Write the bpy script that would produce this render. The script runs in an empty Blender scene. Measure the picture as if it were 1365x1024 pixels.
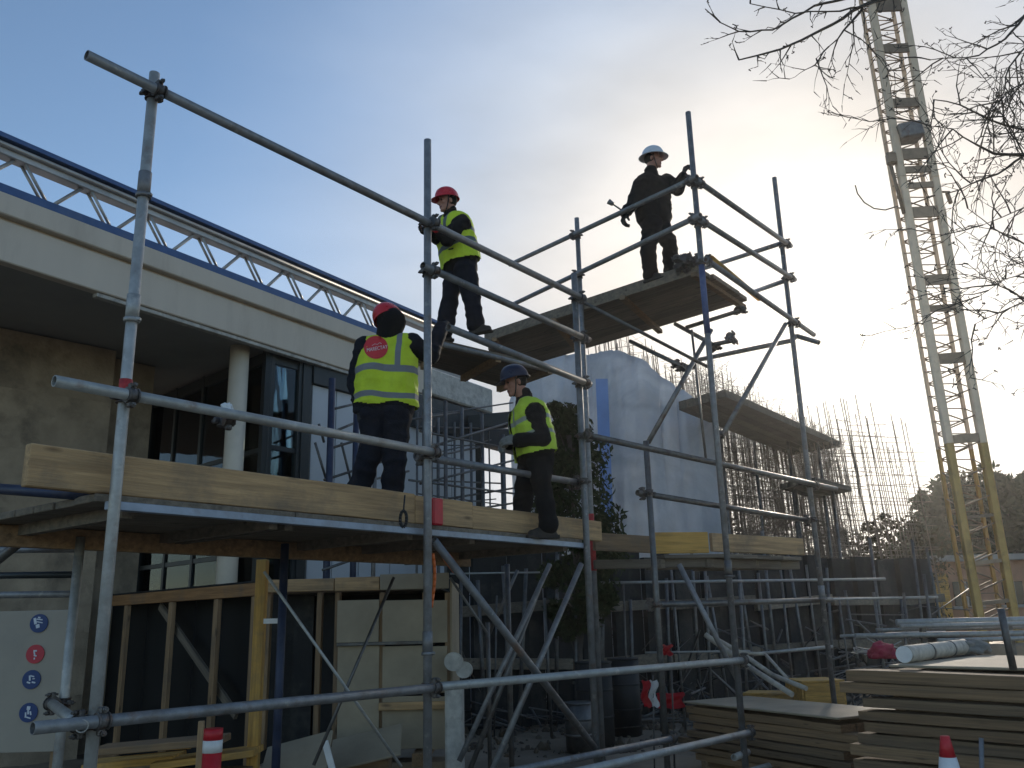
import bpy, bmesh, math, random
from mathutils import Vector, Matrix, noise, Euler
from mathutils.bvhtree import BVHTree

random.seed(11)
R_ = math.radians
sc = bpy.context.scene
COL = sc.collection

# ------------------------------------------------------------------ camera
FPX, PITCH, ROLL, EYE = 1160.0, R_(15.05), R_(1.5), 1.6
_r = Vector((1, 0, 0)); _u = Vector((0, -math.sin(PITCH), math.cos(PITCH)))
FWD = Vector((0, math.cos(PITCH), math.sin(PITCH)))
RGT = _r * math.cos(ROLL) - _u * math.sin(ROLL)
UPV = _u * math.cos(ROLL) + _r * math.sin(ROLL)
CAM = Vector((0, 0, EYE))
cd = bpy.data.cameras.new('camera'); co = bpy.data.objects.new('camera', cd); COL.objects.link(co)
cd.sensor_width = 36; cd.lens = FPX / 1365 * 36; cd.clip_end = 3000; cd.clip_start = 0.05
co.matrix_world = Matrix(((RGT.x, UPV.x, -FWD.x, CAM.x), (RGT.y, UPV.y, -FWD.y, CAM.y),
                          (RGT.z, UPV.z, -FWD.z, CAM.z), (0, 0, 0, 1)))
sc.camera = co
sc.render.resolution_x, sc.render.resolution_y = 1024, 768

# ------------------------------------------------------------------ sky, sun, exposure
SUN_EL, SUN_AZ = R_(14.5), R_(21.5)
SUN_DIR = Vector((math.sin(SUN_AZ) * math.cos(SUN_EL), math.cos(SUN_AZ) * math.cos(SUN_EL), math.sin(SUN_EL)))
world = bpy.data.worlds.new('World'); sc.world = world; world.use_nodes = True
nt = world.node_tree; nt.nodes.clear()


def wn(t, **kw):
    n = nt.nodes.new(t)
    for k, v in kw.items():
        setattr(n, k, v)
    return n


def wmath(op, a, b=None, clamp=False):
    n = wn('ShaderNodeMath', operation=op, use_clamp=clamp)
    for i, v in enumerate((a, b)):
        if v is None:
            continue
        if isinstance(v, (int, float)):
            n.inputs[i].default_value = v
        else:
            nt.links.new(v, n.inputs[i])
    return n.outputs[0]


sky = wn('ShaderNodeTexSky', sky_type='NISHITA'); sky.sun_disc = False
sky.sun_elevation = SUN_EL; sky.sun_rotation = SUN_AZ
sky.air_density = 1.0; sky.dust_density = 0.3; sky.ozone_density = 2.2
tc = wn('ShaderNodeTexCoord')
dot = wn('ShaderNodeVectorMath', operation='DOT_PRODUCT'); dot.inputs[1].default_value = SUN_DIR
nrm = wn('ShaderNodeVectorMath', operation='NORMALIZE')
nt.links.new(tc.outputs['Generated'], nrm.inputs[0]); nt.links.new(nrm.outputs[0], dot.inputs[0])
mp = wn('ShaderNodeMapping'); mp.inputs['Scale'].default_value = (1.0, 1.0, 2.6); mp.inputs['Rotation'].default_value = (0.2, 0.5, 0.3)
nt.links.new(nrm.outputs[0], mp.inputs[0])
cl = wn('ShaderNodeTexNoise'); cl.inputs['Scale'].default_value = 1.7; cl.inputs['Detail'].default_value = 5; cl.inputs['Roughness'].default_value = 0.48
cl.inputs['Distortion'].default_value = 0.4
nt.links.new(mp.outputs[0], cl.inputs['Vector'])
# thin cloud veil, thicker round the sun where the photograph is overcast
ang = wmath('ARCCOSINE', dot.outputs['Value'])
near = wn('ShaderNodeMapRange', interpolation_type='SMOOTHSTEP')
near.inputs['From Min'].default_value = R_(50); near.inputs['From Max'].default_value = R_(17)
nt.links.new(ang, near.inputs['Value'])
veil = wmath('ADD', wmath('MULTIPLY', near.outputs[0], 0.98), wmath('MULTIPLY', wmath('SUBTRACT', cl.outputs['Fac'], 0.50), 0.8), clamp=True)
ramp = wn('ShaderNodeValToRGB'); el = ramp.color_ramp.elements
nt.links.new(wmath('DIVIDE', ang, R_(70)), ramp.inputs[0])
el[0].position = 0.0; el[0].color = (1.25, 1.18, 1.04, 1)
el[1].position = 1.0; el[1].color = (0.36, 0.46, 0.65, 1)
for q_, c_ in ((0.11, (1.08, 1.02, 0.92)), (0.20, (0.78, 0.72, 0.655)), (0.29, (0.58, 0.575, 0.575)), (0.38, (0.49, 0.535, 0.60)), (0.55, (0.40, 0.485, 0.62))):
    e_ = el.new(q_); e_.color = (*c_, 1)
cl2 = wn('ShaderNodeTexNoise'); cl2.inputs['Scale'].default_value = 3.1; cl2.inputs['Detail'].default_value = 6; cl2.inputs['Roughness'].default_value = 0.5
nt.links.new(mp.outputs[0], cl2.inputs['Vector'])
tex = wn('ShaderNodeMapRange'); tex.inputs['From Min'].default_value = .3; tex.inputs['From Max'].default_value = .7; tex.inputs['To Min'].default_value = .80; tex.inputs['To Max'].default_value = 1.14
nt.links.new(cl2.outputs['Fac'], tex.inputs['Value'])
ccol = wn('ShaderNodeVectorMath', operation='SCALE'); nt.links.new(ramp.outputs[0], ccol.inputs[0]); nt.links.new(tex.outputs[0], ccol.inputs['Scale'])
skym = wn('ShaderNodeVectorMath', operation='SCALE'); skym.inputs['Scale'].default_value = 0.14
nt.links.new(sky.outputs[0], skym.inputs[0])
mixs = wn('ShaderNodeMix', data_type='RGBA')
nt.links.new(veil, mixs.inputs['Factor']); nt.links.new(skym.outputs[0], mixs.inputs['A']); nt.links.new(ccol.outputs[0], mixs.inputs['B'])
bg = wn('ShaderNodeBackground'); bg.inputs['Strength'].default_value = 1.0
nt.links.new(mixs.outputs['Result'], bg.inputs['Color'])
wo = wn('ShaderNodeOutputWorld'); nt.links.new(bg.outputs[0], wo.inputs[0])

sl = bpy.data.lights.new('sun', 'SUN'); so = bpy.data.objects.new('sun', sl); COL.objects.link(so)
sl.energy = 2.6; sl.angle = R_(2.0); sl.color = (1.0, 0.88, 0.72)
so.rotation_euler = (-SUN_DIR).to_track_quat('-Z', 'Y').to_euler()
so.location = SUN_DIR * 60
sc.view_settings.view_transform = 'Standard'; sc.view_settings.look = 'None'
sc.view_settings.gamma = 1.0; sc.view_settings.use_curve_mapping = False
sc.view_settings.exposure = 0.32
sc.render.engine = 'CYCLES'
sc.cycles.use_denoising = True
sc.cycles.max_bounces = 6; sc.cycles.transparent_max_bounces = 12
sc.cycles.volume_bounces = 0

# ------------------------------------------------------------------ pixel helpers (photo pixels, 1365 x 1024)


def ray(px, py):
    return RGT * ((px - 682.5) / FPX) + UPV * ((512 - py) / FPX) + FWD


def PY(px, py, y):
    v = ray(px, py); return CAM + v * (y / v.y)


def PZ(px, py, z):
    v = ray(px, py); return CAM + v * ((z - EYE) / v.z)


def PP(px, py, p0, ang_deg):
    n = Vector((math.cos(R_(ang_deg)), -math.sin(R_(ang_deg)), 0)); v = ray(px, py)
    return CAM + v * ((p0 - CAM).dot(n) / v.dot(n))


def pix(p):
    d = p - CAM; k = d.dot(FWD)
    return 682.5 + FPX * d.dot(RGT) / k, 512 - FPX * d.dot(UPV) / k


def zat(x, y, py):
    """height on the vertical line through (x, y) that is seen at image row py"""
    lo, hi = -2.0, 30.0
    for _ in range(40):
        m = (lo + hi) / 2
        if pix(Vector((x, y, m)))[1] > py: lo = m
        else: hi = m
    return (lo + hi) / 2

# ------------------------------------------------------------------ object helpers


WM = {}


def put(o, mw, parent=None):
    COL.objects.link(o); WM[o.name] = mw
    if parent is not None:
        o.parent = parent; o.matrix_parent_inverse = Matrix.Identity(4)
        o.matrix_basis = WM[parent.name].inverted() @ mw
    else:
        o.matrix_basis = mw
    return o


def tag(o, label=None, cat=None, group=None, kind=None):
    if label: o['label'] = label
    if cat: o['category'] = cat
    if group: o['group'] = group
    if kind: o['kind'] = kind
    return o


def thing(name, loc, label, cat, group=None):
    o = bpy.data.objects.new(name, None); o.empty_display_size = 0.2
    put(o, Matrix.Translation(loc))
    return tag(o, label, cat, group)


def tomesh(bm, name, mats, smooth=False):
    me = bpy.data.meshes.new(name); bm.to_mesh(me); bm.free()
    for m in (mats if isinstance(mats, (list, tuple)) else [mats]):
        me.materials.append(m)
    if smooth:
        me.polygons.foreach_set('use_smooth', [True] * len(me.polygons))
    return me


def build(name, bm, mats, parent=None, smooth=False, origin=None):
    """link a bmesh given in world coordinates, origin at its centre"""
    if origin is None:
        lo = Vector((1e9,) * 3); hi = -lo
        for v in bm.verts:
            for i in range(3):
                lo[i] = min(lo[i], v.co[i]); hi[i] = max(hi[i], v.co[i])
        origin = (lo + hi) / 2; origin.z = lo.z
    bmesh.ops.translate(bm, verts=bm.verts, vec=-origin)
    o = bpy.data.objects.new(name, tomesh(bm, name, mats, smooth))
    return put(o, Matrix.Translation(origin), parent)


def inst(name, me, mw, parent=None):
    return put(bpy.data.objects.new(name, me), mw, parent)


def frame(zdir, xhint=Vector((1, 0, 0))):
    z = zdir.normalized()
    x = xhint - z * xhint.dot(z)
    if x.length < 1e-4:
        x = Vector((0, 1, 0)) - z * z.y
    x.normalize(); y = z.cross(x)
    return Matrix((x, y, z)).transposed()


def add_tube(bm, a, b, ra, rb=None, n=8, cap=True, hollow=0.0, mat=0):
    rb = ra if rb is None else rb
    m = frame(b - a); rings = []

    def ring(c, r):
        return [bm.verts.new(c + m @ Vector((math.cos(t) * r, math.sin(t) * r, 0))) for t in [2 * math.pi * i / n for i in range(n)]]
    A, B = ring(a, ra), ring(b, rb); fs = []
    for i in range(n):
        j = (i + 1) % n
        f = bm.faces.new((A[i], A[j], B[j], B[i])); f.smooth = True; fs.append(f)
    if hollow:
        d = (b - a).normalized() * 0.05
        A2, B2, A3, B3 = ring(a, ra - hollow), ring(b, rb - hollow), ring(a + d, ra - hollow), ring(b - d, rb - hollow)
        for i in range(n):
            j = (i + 1) % n
            fs += [bm.faces.new((A2[i], A2[j], A[j], A[i])), bm.faces.new((B[i], B[j], B2[j], B2[i])),
                   bm.faces.new((A3[i], A3[j], A2[j], A2[i])), bm.faces.new((B2[i], B2[j], B3[j], B3[i]))]
        fs += [bm.faces.new(list(reversed(A3))[::-1]), bm.faces.new(list(reversed(B3)))]
    elif cap:
        fs += [bm.faces.new(list(reversed(A))), bm.faces.new(B)]
    for f in fs: f.material_index = mat


def add_poly(bm, pts, th=None):
    """prism from polygon pts extruded by vector th"""
    A = [bm.verts.new(p) for p in pts]
    B = [bm.verts.new(p + th) for p in pts]
    n = len(pts)
    bm.faces.new(A); bm.faces.new(list(reversed(B)))
    for i in range(n):
        j = (i + 1) % n
        bm.faces.new((A[j], A[i], B[i], B[j]))
    bmesh.ops.recalc_face_normals(bm, faces=bm.faces[:])


def add_box(bm, c, size, rot=None, bev=0.0):
    r = bmesh.ops.create_cube(bm, size=1.0)
    vs = r['verts']; m = Matrix.Translation(c) @ (rot.to_4x4() if rot is not None else Matrix.Identity(4)) @ Matrix.Diagonal((*size, 1))
    for v in vs: v.co = m @ v.co
    if bev:
        es = list({e for v in vs for e in v.link_edges})
        bmesh.ops.bevel(bm, geom=es, offset=bev, segments=1, affect='EDGES', profile=0.7)


def beam(bm, a, b, w, h, up=Vector((0, 0, 1)), bev=0.004):
    """bar from a to b, width w sideways, height h along up"""
    x = (b - a).normalized(); z = (up - x * up.dot(x)).normalized(); y = z.cross(x)
    rot = Matrix((x, y, z)).transposed()
    add_box(bm, (a + b) / 2, ((b - a).length, w, h), rot, bev)


def capsule(bm, a, b, ra, rb, n=12, k=3):
    if (b - a).length < 1e-5: b = a + Vector((0, 0, 1e-4))
    m = frame(b - a); L = (b - a).length; rings = []
    prof = [(-ra * math.cos(t), ra * math.sin(t)) for t in [math.pi / 2 * i / k for i in range(1, k + 1)]]
    prof += [(L + rb * math.sin(t), rb * math.cos(t)) for t in [math.pi / 2 * i / k for i in range(0, k)]]
    p0 = bm.verts.new(a + m @ Vector((0, 0, -ra))); p1 = bm.verts.new(a + m @ Vector((0, 0, L + rb)))
    for z, r in prof:
        rings.append([bm.verts.new(a + m @ Vector((math.cos(t) * r, math.sin(t) * r, z))) for t in [2 * math.pi * i / n for i in range(n)]])
    for i in range(n):
        j = (i + 1) % n
        bm.faces.new((p0, rings[0][j], rings[0][i])); bm.faces.new((p1, rings[-1][i], rings[-1][j]))
        for q in range(len(rings) - 1):
            bm.faces.new((rings[q][i], rings[q][j], rings[q + 1][j], rings[q + 1][i]))


def ellip(bm, c, rad, rot=None, sub=2):
    r = bmesh.ops.create_icosphere(bm, subdivisions=sub, radius=1.0)
    m = Matrix.Translation(c) @ (rot.to_4x4() if rot is not None else Matrix.Identity(4)) @ Matrix.Diagonal((*rad, 1))
    for v in r['verts']: v.co = m @ v.co

# ------------------------------------------------------------------ materials


def mat(name, col, rough=0.7, metal=0.0, var=0.15, scale=6.0, bump=0.0, bscale=40.0, stain=None, stain_amt=0.5, stain_scale=2.5,
        rand=0.0, stretch=None, spec=0.5, detail=6):
    m = bpy.data.materials.new(name); m.use_nodes = True
    t = m.node_tree; b = t.nodes['Principled BSDF']; L = t.links.new
    b.inputs['Roughness'].default_value = rough; b.inputs['Metallic'].default_value = metal
    b.inputs['Specular IOR Level'].default_value = spec
    tcn = t.nodes.new('ShaderNodeTexCoord'); vec = tcn.outputs['Object']
    if rand or True:
        oi = t.nodes.new('ShaderNodeObjectInfo')
        ad = t.nodes.new('ShaderNodeVectorMath'); ad.operation = 'ADD'
        mu = t.nodes.new('ShaderNodeMath'); mu.operation = 'MULTIPLY'; mu.inputs[1].default_value = 37.0
        L(oi.outputs['Random'], mu.inputs[0]); L(vec, ad.inputs[0]); L(mu.outputs[0], ad.inputs[1]); vec = ad.outputs[0]
    if stretch:
        mpn = t.nodes.new('ShaderNodeMapping'); mpn.inputs['Scale'].default_value = stretch; L(vec, mpn.inputs[0]); vec = mpn.outputs[0]
    nz = t.nodes.new('ShaderNodeTexNoise'); nz.inputs['Scale'].default_value = scale; nz.inputs['Detail'].default_value = detail
    nz.inputs['Roughness'].default_value = 0.6; L(vec, nz.inputs['Vector'])
    hs = t.nodes.new('ShaderNodeMix'); hs.data_type = 'RGBA'
    c = Vector(col)
    hs.inputs['A'].default_value = (*[max(0.0, x * (1 - var)) for x in c], 1); hs.inputs['B'].default_value = (*[min(1.0, x * (1 + var)) for x in c], 1)
    rm = t.nodes.new('ShaderNodeMapRange'); rm.inputs['From Min'].default_value = 0.3; rm.inputs['From Max'].default_value = 0.7
    L(nz.outputs['Fac'], rm.inputs['Value']); L(rm.outputs[0], hs.inputs['Factor'])
    out = hs.outputs['Result']
    if stain is not None:
        n2 = t.nodes.new('ShaderNodeTexNoise'); n2.inputs['Scale'].default_value = stain_scale; n2.inputs['Detail'].default_value = 8
        n2.inputs['Roughness'].default_value = 0.68; L(vec, n2.inputs['Vector'])
        r2 = t.nodes.new('ShaderNodeMapRange'); r2.inputs['From Min'].default_value = 0.52; r2.inputs['From Max'].default_value = 0.70
        r2.inputs['To Max'].default_value = stain_amt; L(n2.outputs['Fac'], r2.inputs['Value'])
        m2 = t.nodes.new('ShaderNodeMix'); m2.data_type = 'RGBA'; m2.inputs['B'].default_value = (*stain, 1)
        L(out, m2.inputs['A']); L(r2.outputs[0], m2.inputs['Factor']); out = m2.outputs['Result']
    if rand:
        hv = t.nodes.new('ShaderNodeHueSaturation')
        r3 = t.nodes.new('ShaderNodeMapRange'); r3.inputs['To Min'].default_value = 1 - rand; r3.inputs['To Max'].default_value = 1 + rand
        L(oi.outputs['Random'], r3.inputs['Value']); L(r3.outputs[0], hv.inputs['Value']); L(out, hv.inputs['Color']); out = hv.outputs[0]
    L(out, b.inputs['Base Color'])
    rr = t.nodes.new('ShaderNodeMapRange'); rr.inputs['To Min'].default_value = max(0.05, rough - 0.12); rr.inputs['To Max'].default_value = min(1, rough + 0.12)
    L(nz.outputs['Fac'], rr.inputs['Value']); L(rr.outputs[0], b.inputs['Roughness'])
    if bump:
        n3 = t.nodes.new('ShaderNodeTexNoise'); n3.inputs['Scale'].default_value = bscale; n3.inputs['Detail'].default_value = 6; L(vec, n3.inputs['Vector'])
        bp = t.nodes.new('ShaderNodeBump'); bp.inputs['Strength'].default_value = bump; bp.inputs['Distance'].default_value = 0.02
        L(n3.outputs['Fac'], bp.inputs['Height']); L(bp.outputs[0], b.inputs['Normal'])
    return m


def wood(name, col, dark, rand=0.18, rough=0.8, sx=.5, sy=9.0, mud=(0.16, 0.13, 0.10)):
    """sawn timber with grain along local X: streaks, knots, mud"""
    m = mat(name, col, rough, 0, 0.34, 3.0, 0.3, 12, stain=dark, stain_amt=0.8, stain_scale=2.2, rand=rand, stretch=(sx, sy, sy), detail=9)
    t = m.node_tree; L = t.links.new; b = t.nodes['Principled BSDF']; src = b.inputs['Base Color'].links[0].from_socket
    tcn = t.nodes.new('ShaderNodeTexCoord'); oi = t.nodes.new('ShaderNodeObjectInfo'); ad = t.nodes.new('ShaderNodeVectorMath'); ad.operation = 'ADD'
    mu = t.nodes.new('ShaderNodeMath'); mu.operation = 'MULTIPLY'; mu.inputs[1].default_value = 53.0
    L(oi.outputs['Random'], mu.inputs[0]); L(tcn.outputs['Object'], ad.inputs[0]); L(mu.outputs[0], ad.inputs[1])
    mp_ = t.nodes.new('ShaderNodeMapping'); mp_.inputs['Scale'].default_value = (sx * 5, sy * .9, sy * .9); L(ad.outputs[0], mp_.inputs[0])
    vo = t.nodes.new('ShaderNodeTexVoronoi'); vo.inputs['Scale'].default_value = 1.0; L(mp_.outputs[0], vo.inputs['Vector'])
    kr = t.nodes.new('ShaderNodeMapRange'); kr.inputs['From Min'].default_value = .16; kr.inputs['From Max'].default_value = .05; kr.inputs['To Max'].default_value = .75; L(vo.outputs['Distance'], kr.inputs['Value'])
    m1 = t.nodes.new('ShaderNodeMix'); m1.data_type = 'RGBA'; m1.inputs['B'].default_value = (*[x * .45 for x in dark], 1); L(src, m1.inputs['A']); L(kr.outputs[0], m1.inputs['Factor'])
    nz = t.nodes.new('ShaderNodeTexNoise'); nz.inputs['Scale'].default_value = 1.6; nz.inputs['Detail'].default_value = 9; nz.inputs['Roughness'].default_value = .7; L(ad.outputs[0], nz.inputs['Vector'])
    mr = t.nodes.new('ShaderNodeMapRange'); mr.inputs['From Min'].default_value = .50; mr.inputs['From Max'].default_value = .68; mr.inputs['To Max'].default_value = .65; L(nz.outputs['Fac'], mr.inputs['Value'])
    m2 = t.nodes.new('ShaderNodeMix'); m2.data_type = 'RGBA'; m2.inputs['B'].default_value = (*mud, 1); L(m1.outputs['Result'], m2.inputs['A']); L(mr.outputs[0], m2.inputs['Factor'])
    L(m2.outputs['Result'], b.inputs['Base Color'])
    return m


def splash(m, col, scale=9.0, lo=.62, hi=.68, amt=.8):
    """spatter of cement or rust over a material"""
    t = m.node_tree; L = t.links.new; b = t.nodes['Principled BSDF']; src = b.inputs['Base Color'].links[0].from_socket
    tcn = t.nodes.new('ShaderNodeTexCoord'); oi = t.nodes.new('ShaderNodeObjectInfo'); ad = t.nodes.new('ShaderNodeVectorMath'); ad.operation = 'ADD'
    mu = t.nodes.new('ShaderNodeMath'); mu.operation = 'MULTIPLY'; mu.inputs[1].default_value = 91.0
    L(oi.outputs['Random'], mu.inputs[0]); L(tcn.outputs['Object'], ad.inputs[0]); L(mu.outputs[0], ad.inputs[1])
    nz = t.nodes.new('ShaderNodeTexNoise'); nz.inputs['Scale'].default_value = scale; nz.inputs['Detail'].default_value = 7; nz.inputs['Roughness'].default_value = .65; L(ad.outputs[0], nz.inputs['Vector'])
    mr = t.nodes.new('ShaderNodeMapRange'); mr.inputs['From Min'].default_value = lo; mr.inputs['From Max'].default_value = hi; mr.inputs['To Max'].default_value = amt; L(nz.outputs['Fac'], mr.inputs['Value'])
    m2 = t.nodes.new('ShaderNodeMix'); m2.data_type = 'RGBA'; m2.inputs['B'].default_value = (*col, 1); L(src, m2.inputs['A']); L(mr.outputs[0], m2.inputs['Factor'])
    L(m2.outputs['Result'], b.inputs['Base Color'])
    iv = t.nodes.new('ShaderNodeMath'); iv.operation = 'SUBTRACT'; iv.inputs[0].default_value = 1.0; L(mr.outputs[0], iv.inputs[1])
    mm = t.nodes.new('ShaderNodeMath'); mm.operation = 'MULTIPLY'; mm.inputs[1].default_value = b.inputs['Metallic'].default_value; L(iv.outputs[0], mm.inputs[0]); L(mm.outputs[0], b.inputs['Metallic'])
    return m


M = {}
M['galv'] = mat('galvanised_steel', (0.235, 0.235, 0.24), 0.52, 0.45, 0.25, 14, 0.12, 60, stain=(0.16, 0.13, 0.11), stain_amt=0.7, stain_scale=5, rand=0.16)
M['galv_pale'] = mat('pale_galvanised_steel', (0.40, 0.40, 0.385), 0.5, 0.4, 0.2, 12, 0.1, 60, stain=(0.28, 0.24, 0.20), stain_amt=0.6, stain_scale=5, rand=0.08)
M['galv_dark'] = mat('weathered_steel', (0.17, 0.165, 0.16), 0.5, 0.7, 0.3, 12, 0.15, 50, stain=(0.12, 0.07, 0.045), stain_amt=0.7, stain_scale=5, rand=0.18)
M['blue_steel'] = mat('blue_painted_steel', (0.06, 0.10, 0.24), 0.5, 0.2, 0.25, 8, 0.1, 50, stain=(0.25, 0.26, 0.28), stain_amt=0.6, stain_scale=4)
M['coupler'] = mat('coupler_steel', (0.14, 0.13, 0.125), 0.55, 0.7, 0.35, 30, 0.2, 80, stain=(0.15, 0.07, 0.035), stain_amt=0.8, stain_scale=14, rand=0.25)
splash(M['galv'], (0.42, 0.40, 0.37), 12, .60, .66, .75); splash(M['galv'], (0.17, 0.085, 0.045), 5, .60, .72, .8)
splash(M['galv_pale'], (0.55, 0.53, 0.49), 12, .58, .66, .75); splash(M['galv_pale'], (0.20, 0.105, 0.06), 5, .60, .72, .7)
M['red'] = mat('red_plastic', (0.55, 0.02, 0.03), 0.45, 0, 0.15, 12)
M['redtape'] = mat('red_tape', (0.42, 0.03, 0.03), 0.6, 0, 0.3, 30)
M['orange'] = mat('orange_paint', (0.75, 0.16, 0.03), 0.5, 0, 0.15, 12)
M['white'] = mat('white_paint', (0.78, 0.78, 0.77), 0.5, 0, 0.06, 12, stain=(0.45, 0.43, 0.40), stain_amt=0.4)
M['timber'] = wood('pale_sawn_timber', (0.47, 0.30, 0.15), (0.25, 0.15, 0.075), rand=0.10)
M['timber_old'] = wood('weathered_boards', (0.29, 0.185, 0.10), (0.12, 0.078, 0.046), rand=0.25)
M['timber_grey'] = wood('grey_scaffold_boards', (0.19, 0.155, 0.115), (0.085, 0.068, 0.05), rand=0.25)
M['plank_a'] = wood('stacked_brown_planks', (0.27, 0.17, 0.09), (0.12, 0.075, 0.042), .3, sx=1.5, sy=1.6, mud=(.13, .10, .075))
M['plank_b'] = wood('stacked_grey_planks', (0.23, 0.155, 0.09), (0.10, 0.07, 0.045), .3, sx=1.5, sy=1.6, mud=(.12, .10, .08))
M['timber_dark'] = wood('dark_form_boards', (0.085, 0.072, 0.055), (0.045, 0.038, 0.03), rand=0.2)
M['timber_yellow'] = wood('yellow_form_board', (0.58, 0.33, 0.085), (0.34, 0.18, 0.05), rand=0.08)
M['timber_red'] = wood('reddish_form_timber', (0.33, 0.17, 0.07), (0.2, 0.1, 0.05), rand=0.1)
M['ply'] = mat('plywood_panel', (0.37, 0.305, 0.215), 0.75, 0, 0.14, 3, 0.1, 30, stain=(0.26, 0.22, 0.16), stain_amt=0.55, stain_scale=1.6, rand=0.07)
M['deck_steel'] = mat('deck_edge_steel', (0.32, 0.37, 0.45), 0.5, 0.5, 0.2, 8, stain=(0.18, 0.15, 0.13), stain_amt=0.6)
M['ground'] = mat('dirt', (0.25, 0.195, 0.14), 0.95, 0, 0.35, 0.9, 0.9, 9, stain=(0.42, 0.33, 0.22), stain_amt=0.7, stain_scale=0.35, detail=10)
M['rubble'] = mat('rubble', (0.18, 0.14, 0.10), 0.9, 0, 0.4, 5, 0.5, 20, rand=0.3)
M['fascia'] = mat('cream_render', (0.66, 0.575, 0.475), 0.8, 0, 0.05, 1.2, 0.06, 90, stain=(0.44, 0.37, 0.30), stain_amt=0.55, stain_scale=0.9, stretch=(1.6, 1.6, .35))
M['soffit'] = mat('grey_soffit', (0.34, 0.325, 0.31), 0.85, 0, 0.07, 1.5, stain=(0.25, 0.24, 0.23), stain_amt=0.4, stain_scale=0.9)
M['concrete'] = mat('raw_concrete', (0.37, 0.29, 0.205), 0.9, 0, 0.28, 2.2, 0.5, 22, stain=(0.17, 0.135, 0.10), stain_amt=0.95, stain_scale=1.4, detail=9)
M['concrete_pale'] = mat('pale_concrete', (0.52, 0.50, 0.46), 0.9, 0, 0.25, 9, 0.5, 30, stain=(0.26, 0.24, 0.22), stain_amt=0.8, stain_scale=6)
M['column'] = mat('column_render', (0.70, 0.61, 0.49), 0.8, 0, 0.06, 3, stain=(0.42, 0.36, 0.28), stain_amt=0.4, stain_scale=1.2)
M['frame_dark'] = mat('dark_aluminium', (0.03, 0.035, 0.038), 0.45, 0.3, 0.15, 8)
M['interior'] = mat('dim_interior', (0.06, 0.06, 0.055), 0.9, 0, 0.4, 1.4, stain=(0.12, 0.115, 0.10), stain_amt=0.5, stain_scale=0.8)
M['panel_white'] = mat('white_wall_panel', (0.58, 0.60, 0.63), 0.6, 0, 0.05, 1.5, stain=(0.42, 0.43, 0.45), stain_amt=0.4, stain_scale=0.8, rand=0.06)
M['truss_steel'] = mat('truss_steel', (0.45, 0.43, 0.40), 0.45, 0.5, 0.25, 5, stain=(0.24, 0.19, 0.15), stain_amt=0.6, rand=0.1)
M['truss_blue'] = mat('blue_coping', (0.055, 0.11, 0.25), 0.45, 0.2, 0.2, 5, stain=(0.12, 0.14, 0.18), stain_amt=0.5)
M['rebar'] = mat('rusty_rebar', (0.22, 0.175, 0.14), 0.6, 0.4, 0.3, 10, rand=0.3)
M['crane'] = mat('yellow_crane_paint', (0.50, 0.32, 0.10), 0.55, 0.1, 0.15, 2, stain=(0.20, 0.13, 0.06), stain_amt=0.75, stain_scale=1.6, rand=0.12)
M['crane_glare_tan'] = mat('glare_washed_crane_tan', (0.74, 0.58, 0.42), 0.6, 0.1, 0.15, 2, stain=(0.36, 0.27, 0.18), stain_amt=0.6, stain_scale=1.6, rand=0.1)  # pale tan stands in for glare washing out the yellow mast
M['crane_dark'] = mat('grimy_crane_steel', (0.26, 0.19, 0.13), 0.6, 0.3, 0.3, 4, rand=0.3)
M['bark'] = mat('bark', (0.075, 0.062, 0.052), 0.9, 0, 0.3, 14, 0.5, 40)
M['orange_wall'] = mat('orange_brick_wall', (0.40, 0.22, 0.14), 0.85, 0, 0.2, 3, stain=(0.28, 0.16, 0.1), stain_amt=0.5, stain_scale=1)
M['grey_roof'] = mat('grey_roof', (0.33, 0.31, 0.28), 0.8, 0, 0.15, 3)
M['glass_far'] = mat('far_window_glass', (0.03, 0.035, 0.04), 0.1, 0, 0.2, 2)
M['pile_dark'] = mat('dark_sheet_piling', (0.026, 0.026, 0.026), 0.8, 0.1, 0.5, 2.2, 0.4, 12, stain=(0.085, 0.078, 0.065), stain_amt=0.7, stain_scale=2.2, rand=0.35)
M['shade_black'] = mat('black_painted_shade', (0.012, 0.012, 0.012), 0.8, 0, 0.3, 4)  # black colour standing for shade inside the frame and the box
M['navy_steel'] = mat('navy_painted_steel', (0.03, 0.042, 0.085), 0.5, 0.2, 0.3, 8, stain=(0.10, 0.09, 0.085), stain_amt=0.5, stain_scale=4)
M['black'] = mat('black_rubber', (0.015, 0.015, 0.016), 0.6, 0, 0.2, 20)
M['blue_strip'] = mat('blue_tarp_strip', (0.17, 0.28, 0.55), 0.5, 0, 0.12, 3)
M['sign_board'] = mat('sign_board', (0.36, 0.315, 0.255), 0.7, 0, 0.08, 2, stain=(0.3, 0.27, 0.23), stain_amt=0.5, stain_scale=2.2)
M['sign_blue'] = mat('sign_blue', (0.015, 0.045, 0.16), 0.5, 0, 0.08, 6)
M['sign_red'] = mat('sign_red', (0.50, 0.03, 0.05), 0.5, 0, 0.08, 6)
M['sign_print'] = mat('sign_print', (0.62, 0.65, 0.70), 0.6, 0, 0.1, 30)
M['cloth_red'] = mat('red_cloth', (0.34, 0.03, 0.06), 0.9, 0, 0.25, 12)
M['paper'] = mat('crumpled_paper', (0.75, 0.76, 0.76), 0.8, 0, 0.1, 10)
M['roll'] = mat('wrapped_roll', (0.50, 0.45, 0.38), 0.7, 0, 0.2, 14, 0.4, 30, stain=(0.22, 0.18, 0.14), stain_amt=0.7, stain_scale=9)
M['grey_cloth'] = mat('grey_sacking', (0.22, 0.21, 0.19), 0.9, 0, 0.3, 12, 0.3, 40)
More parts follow.
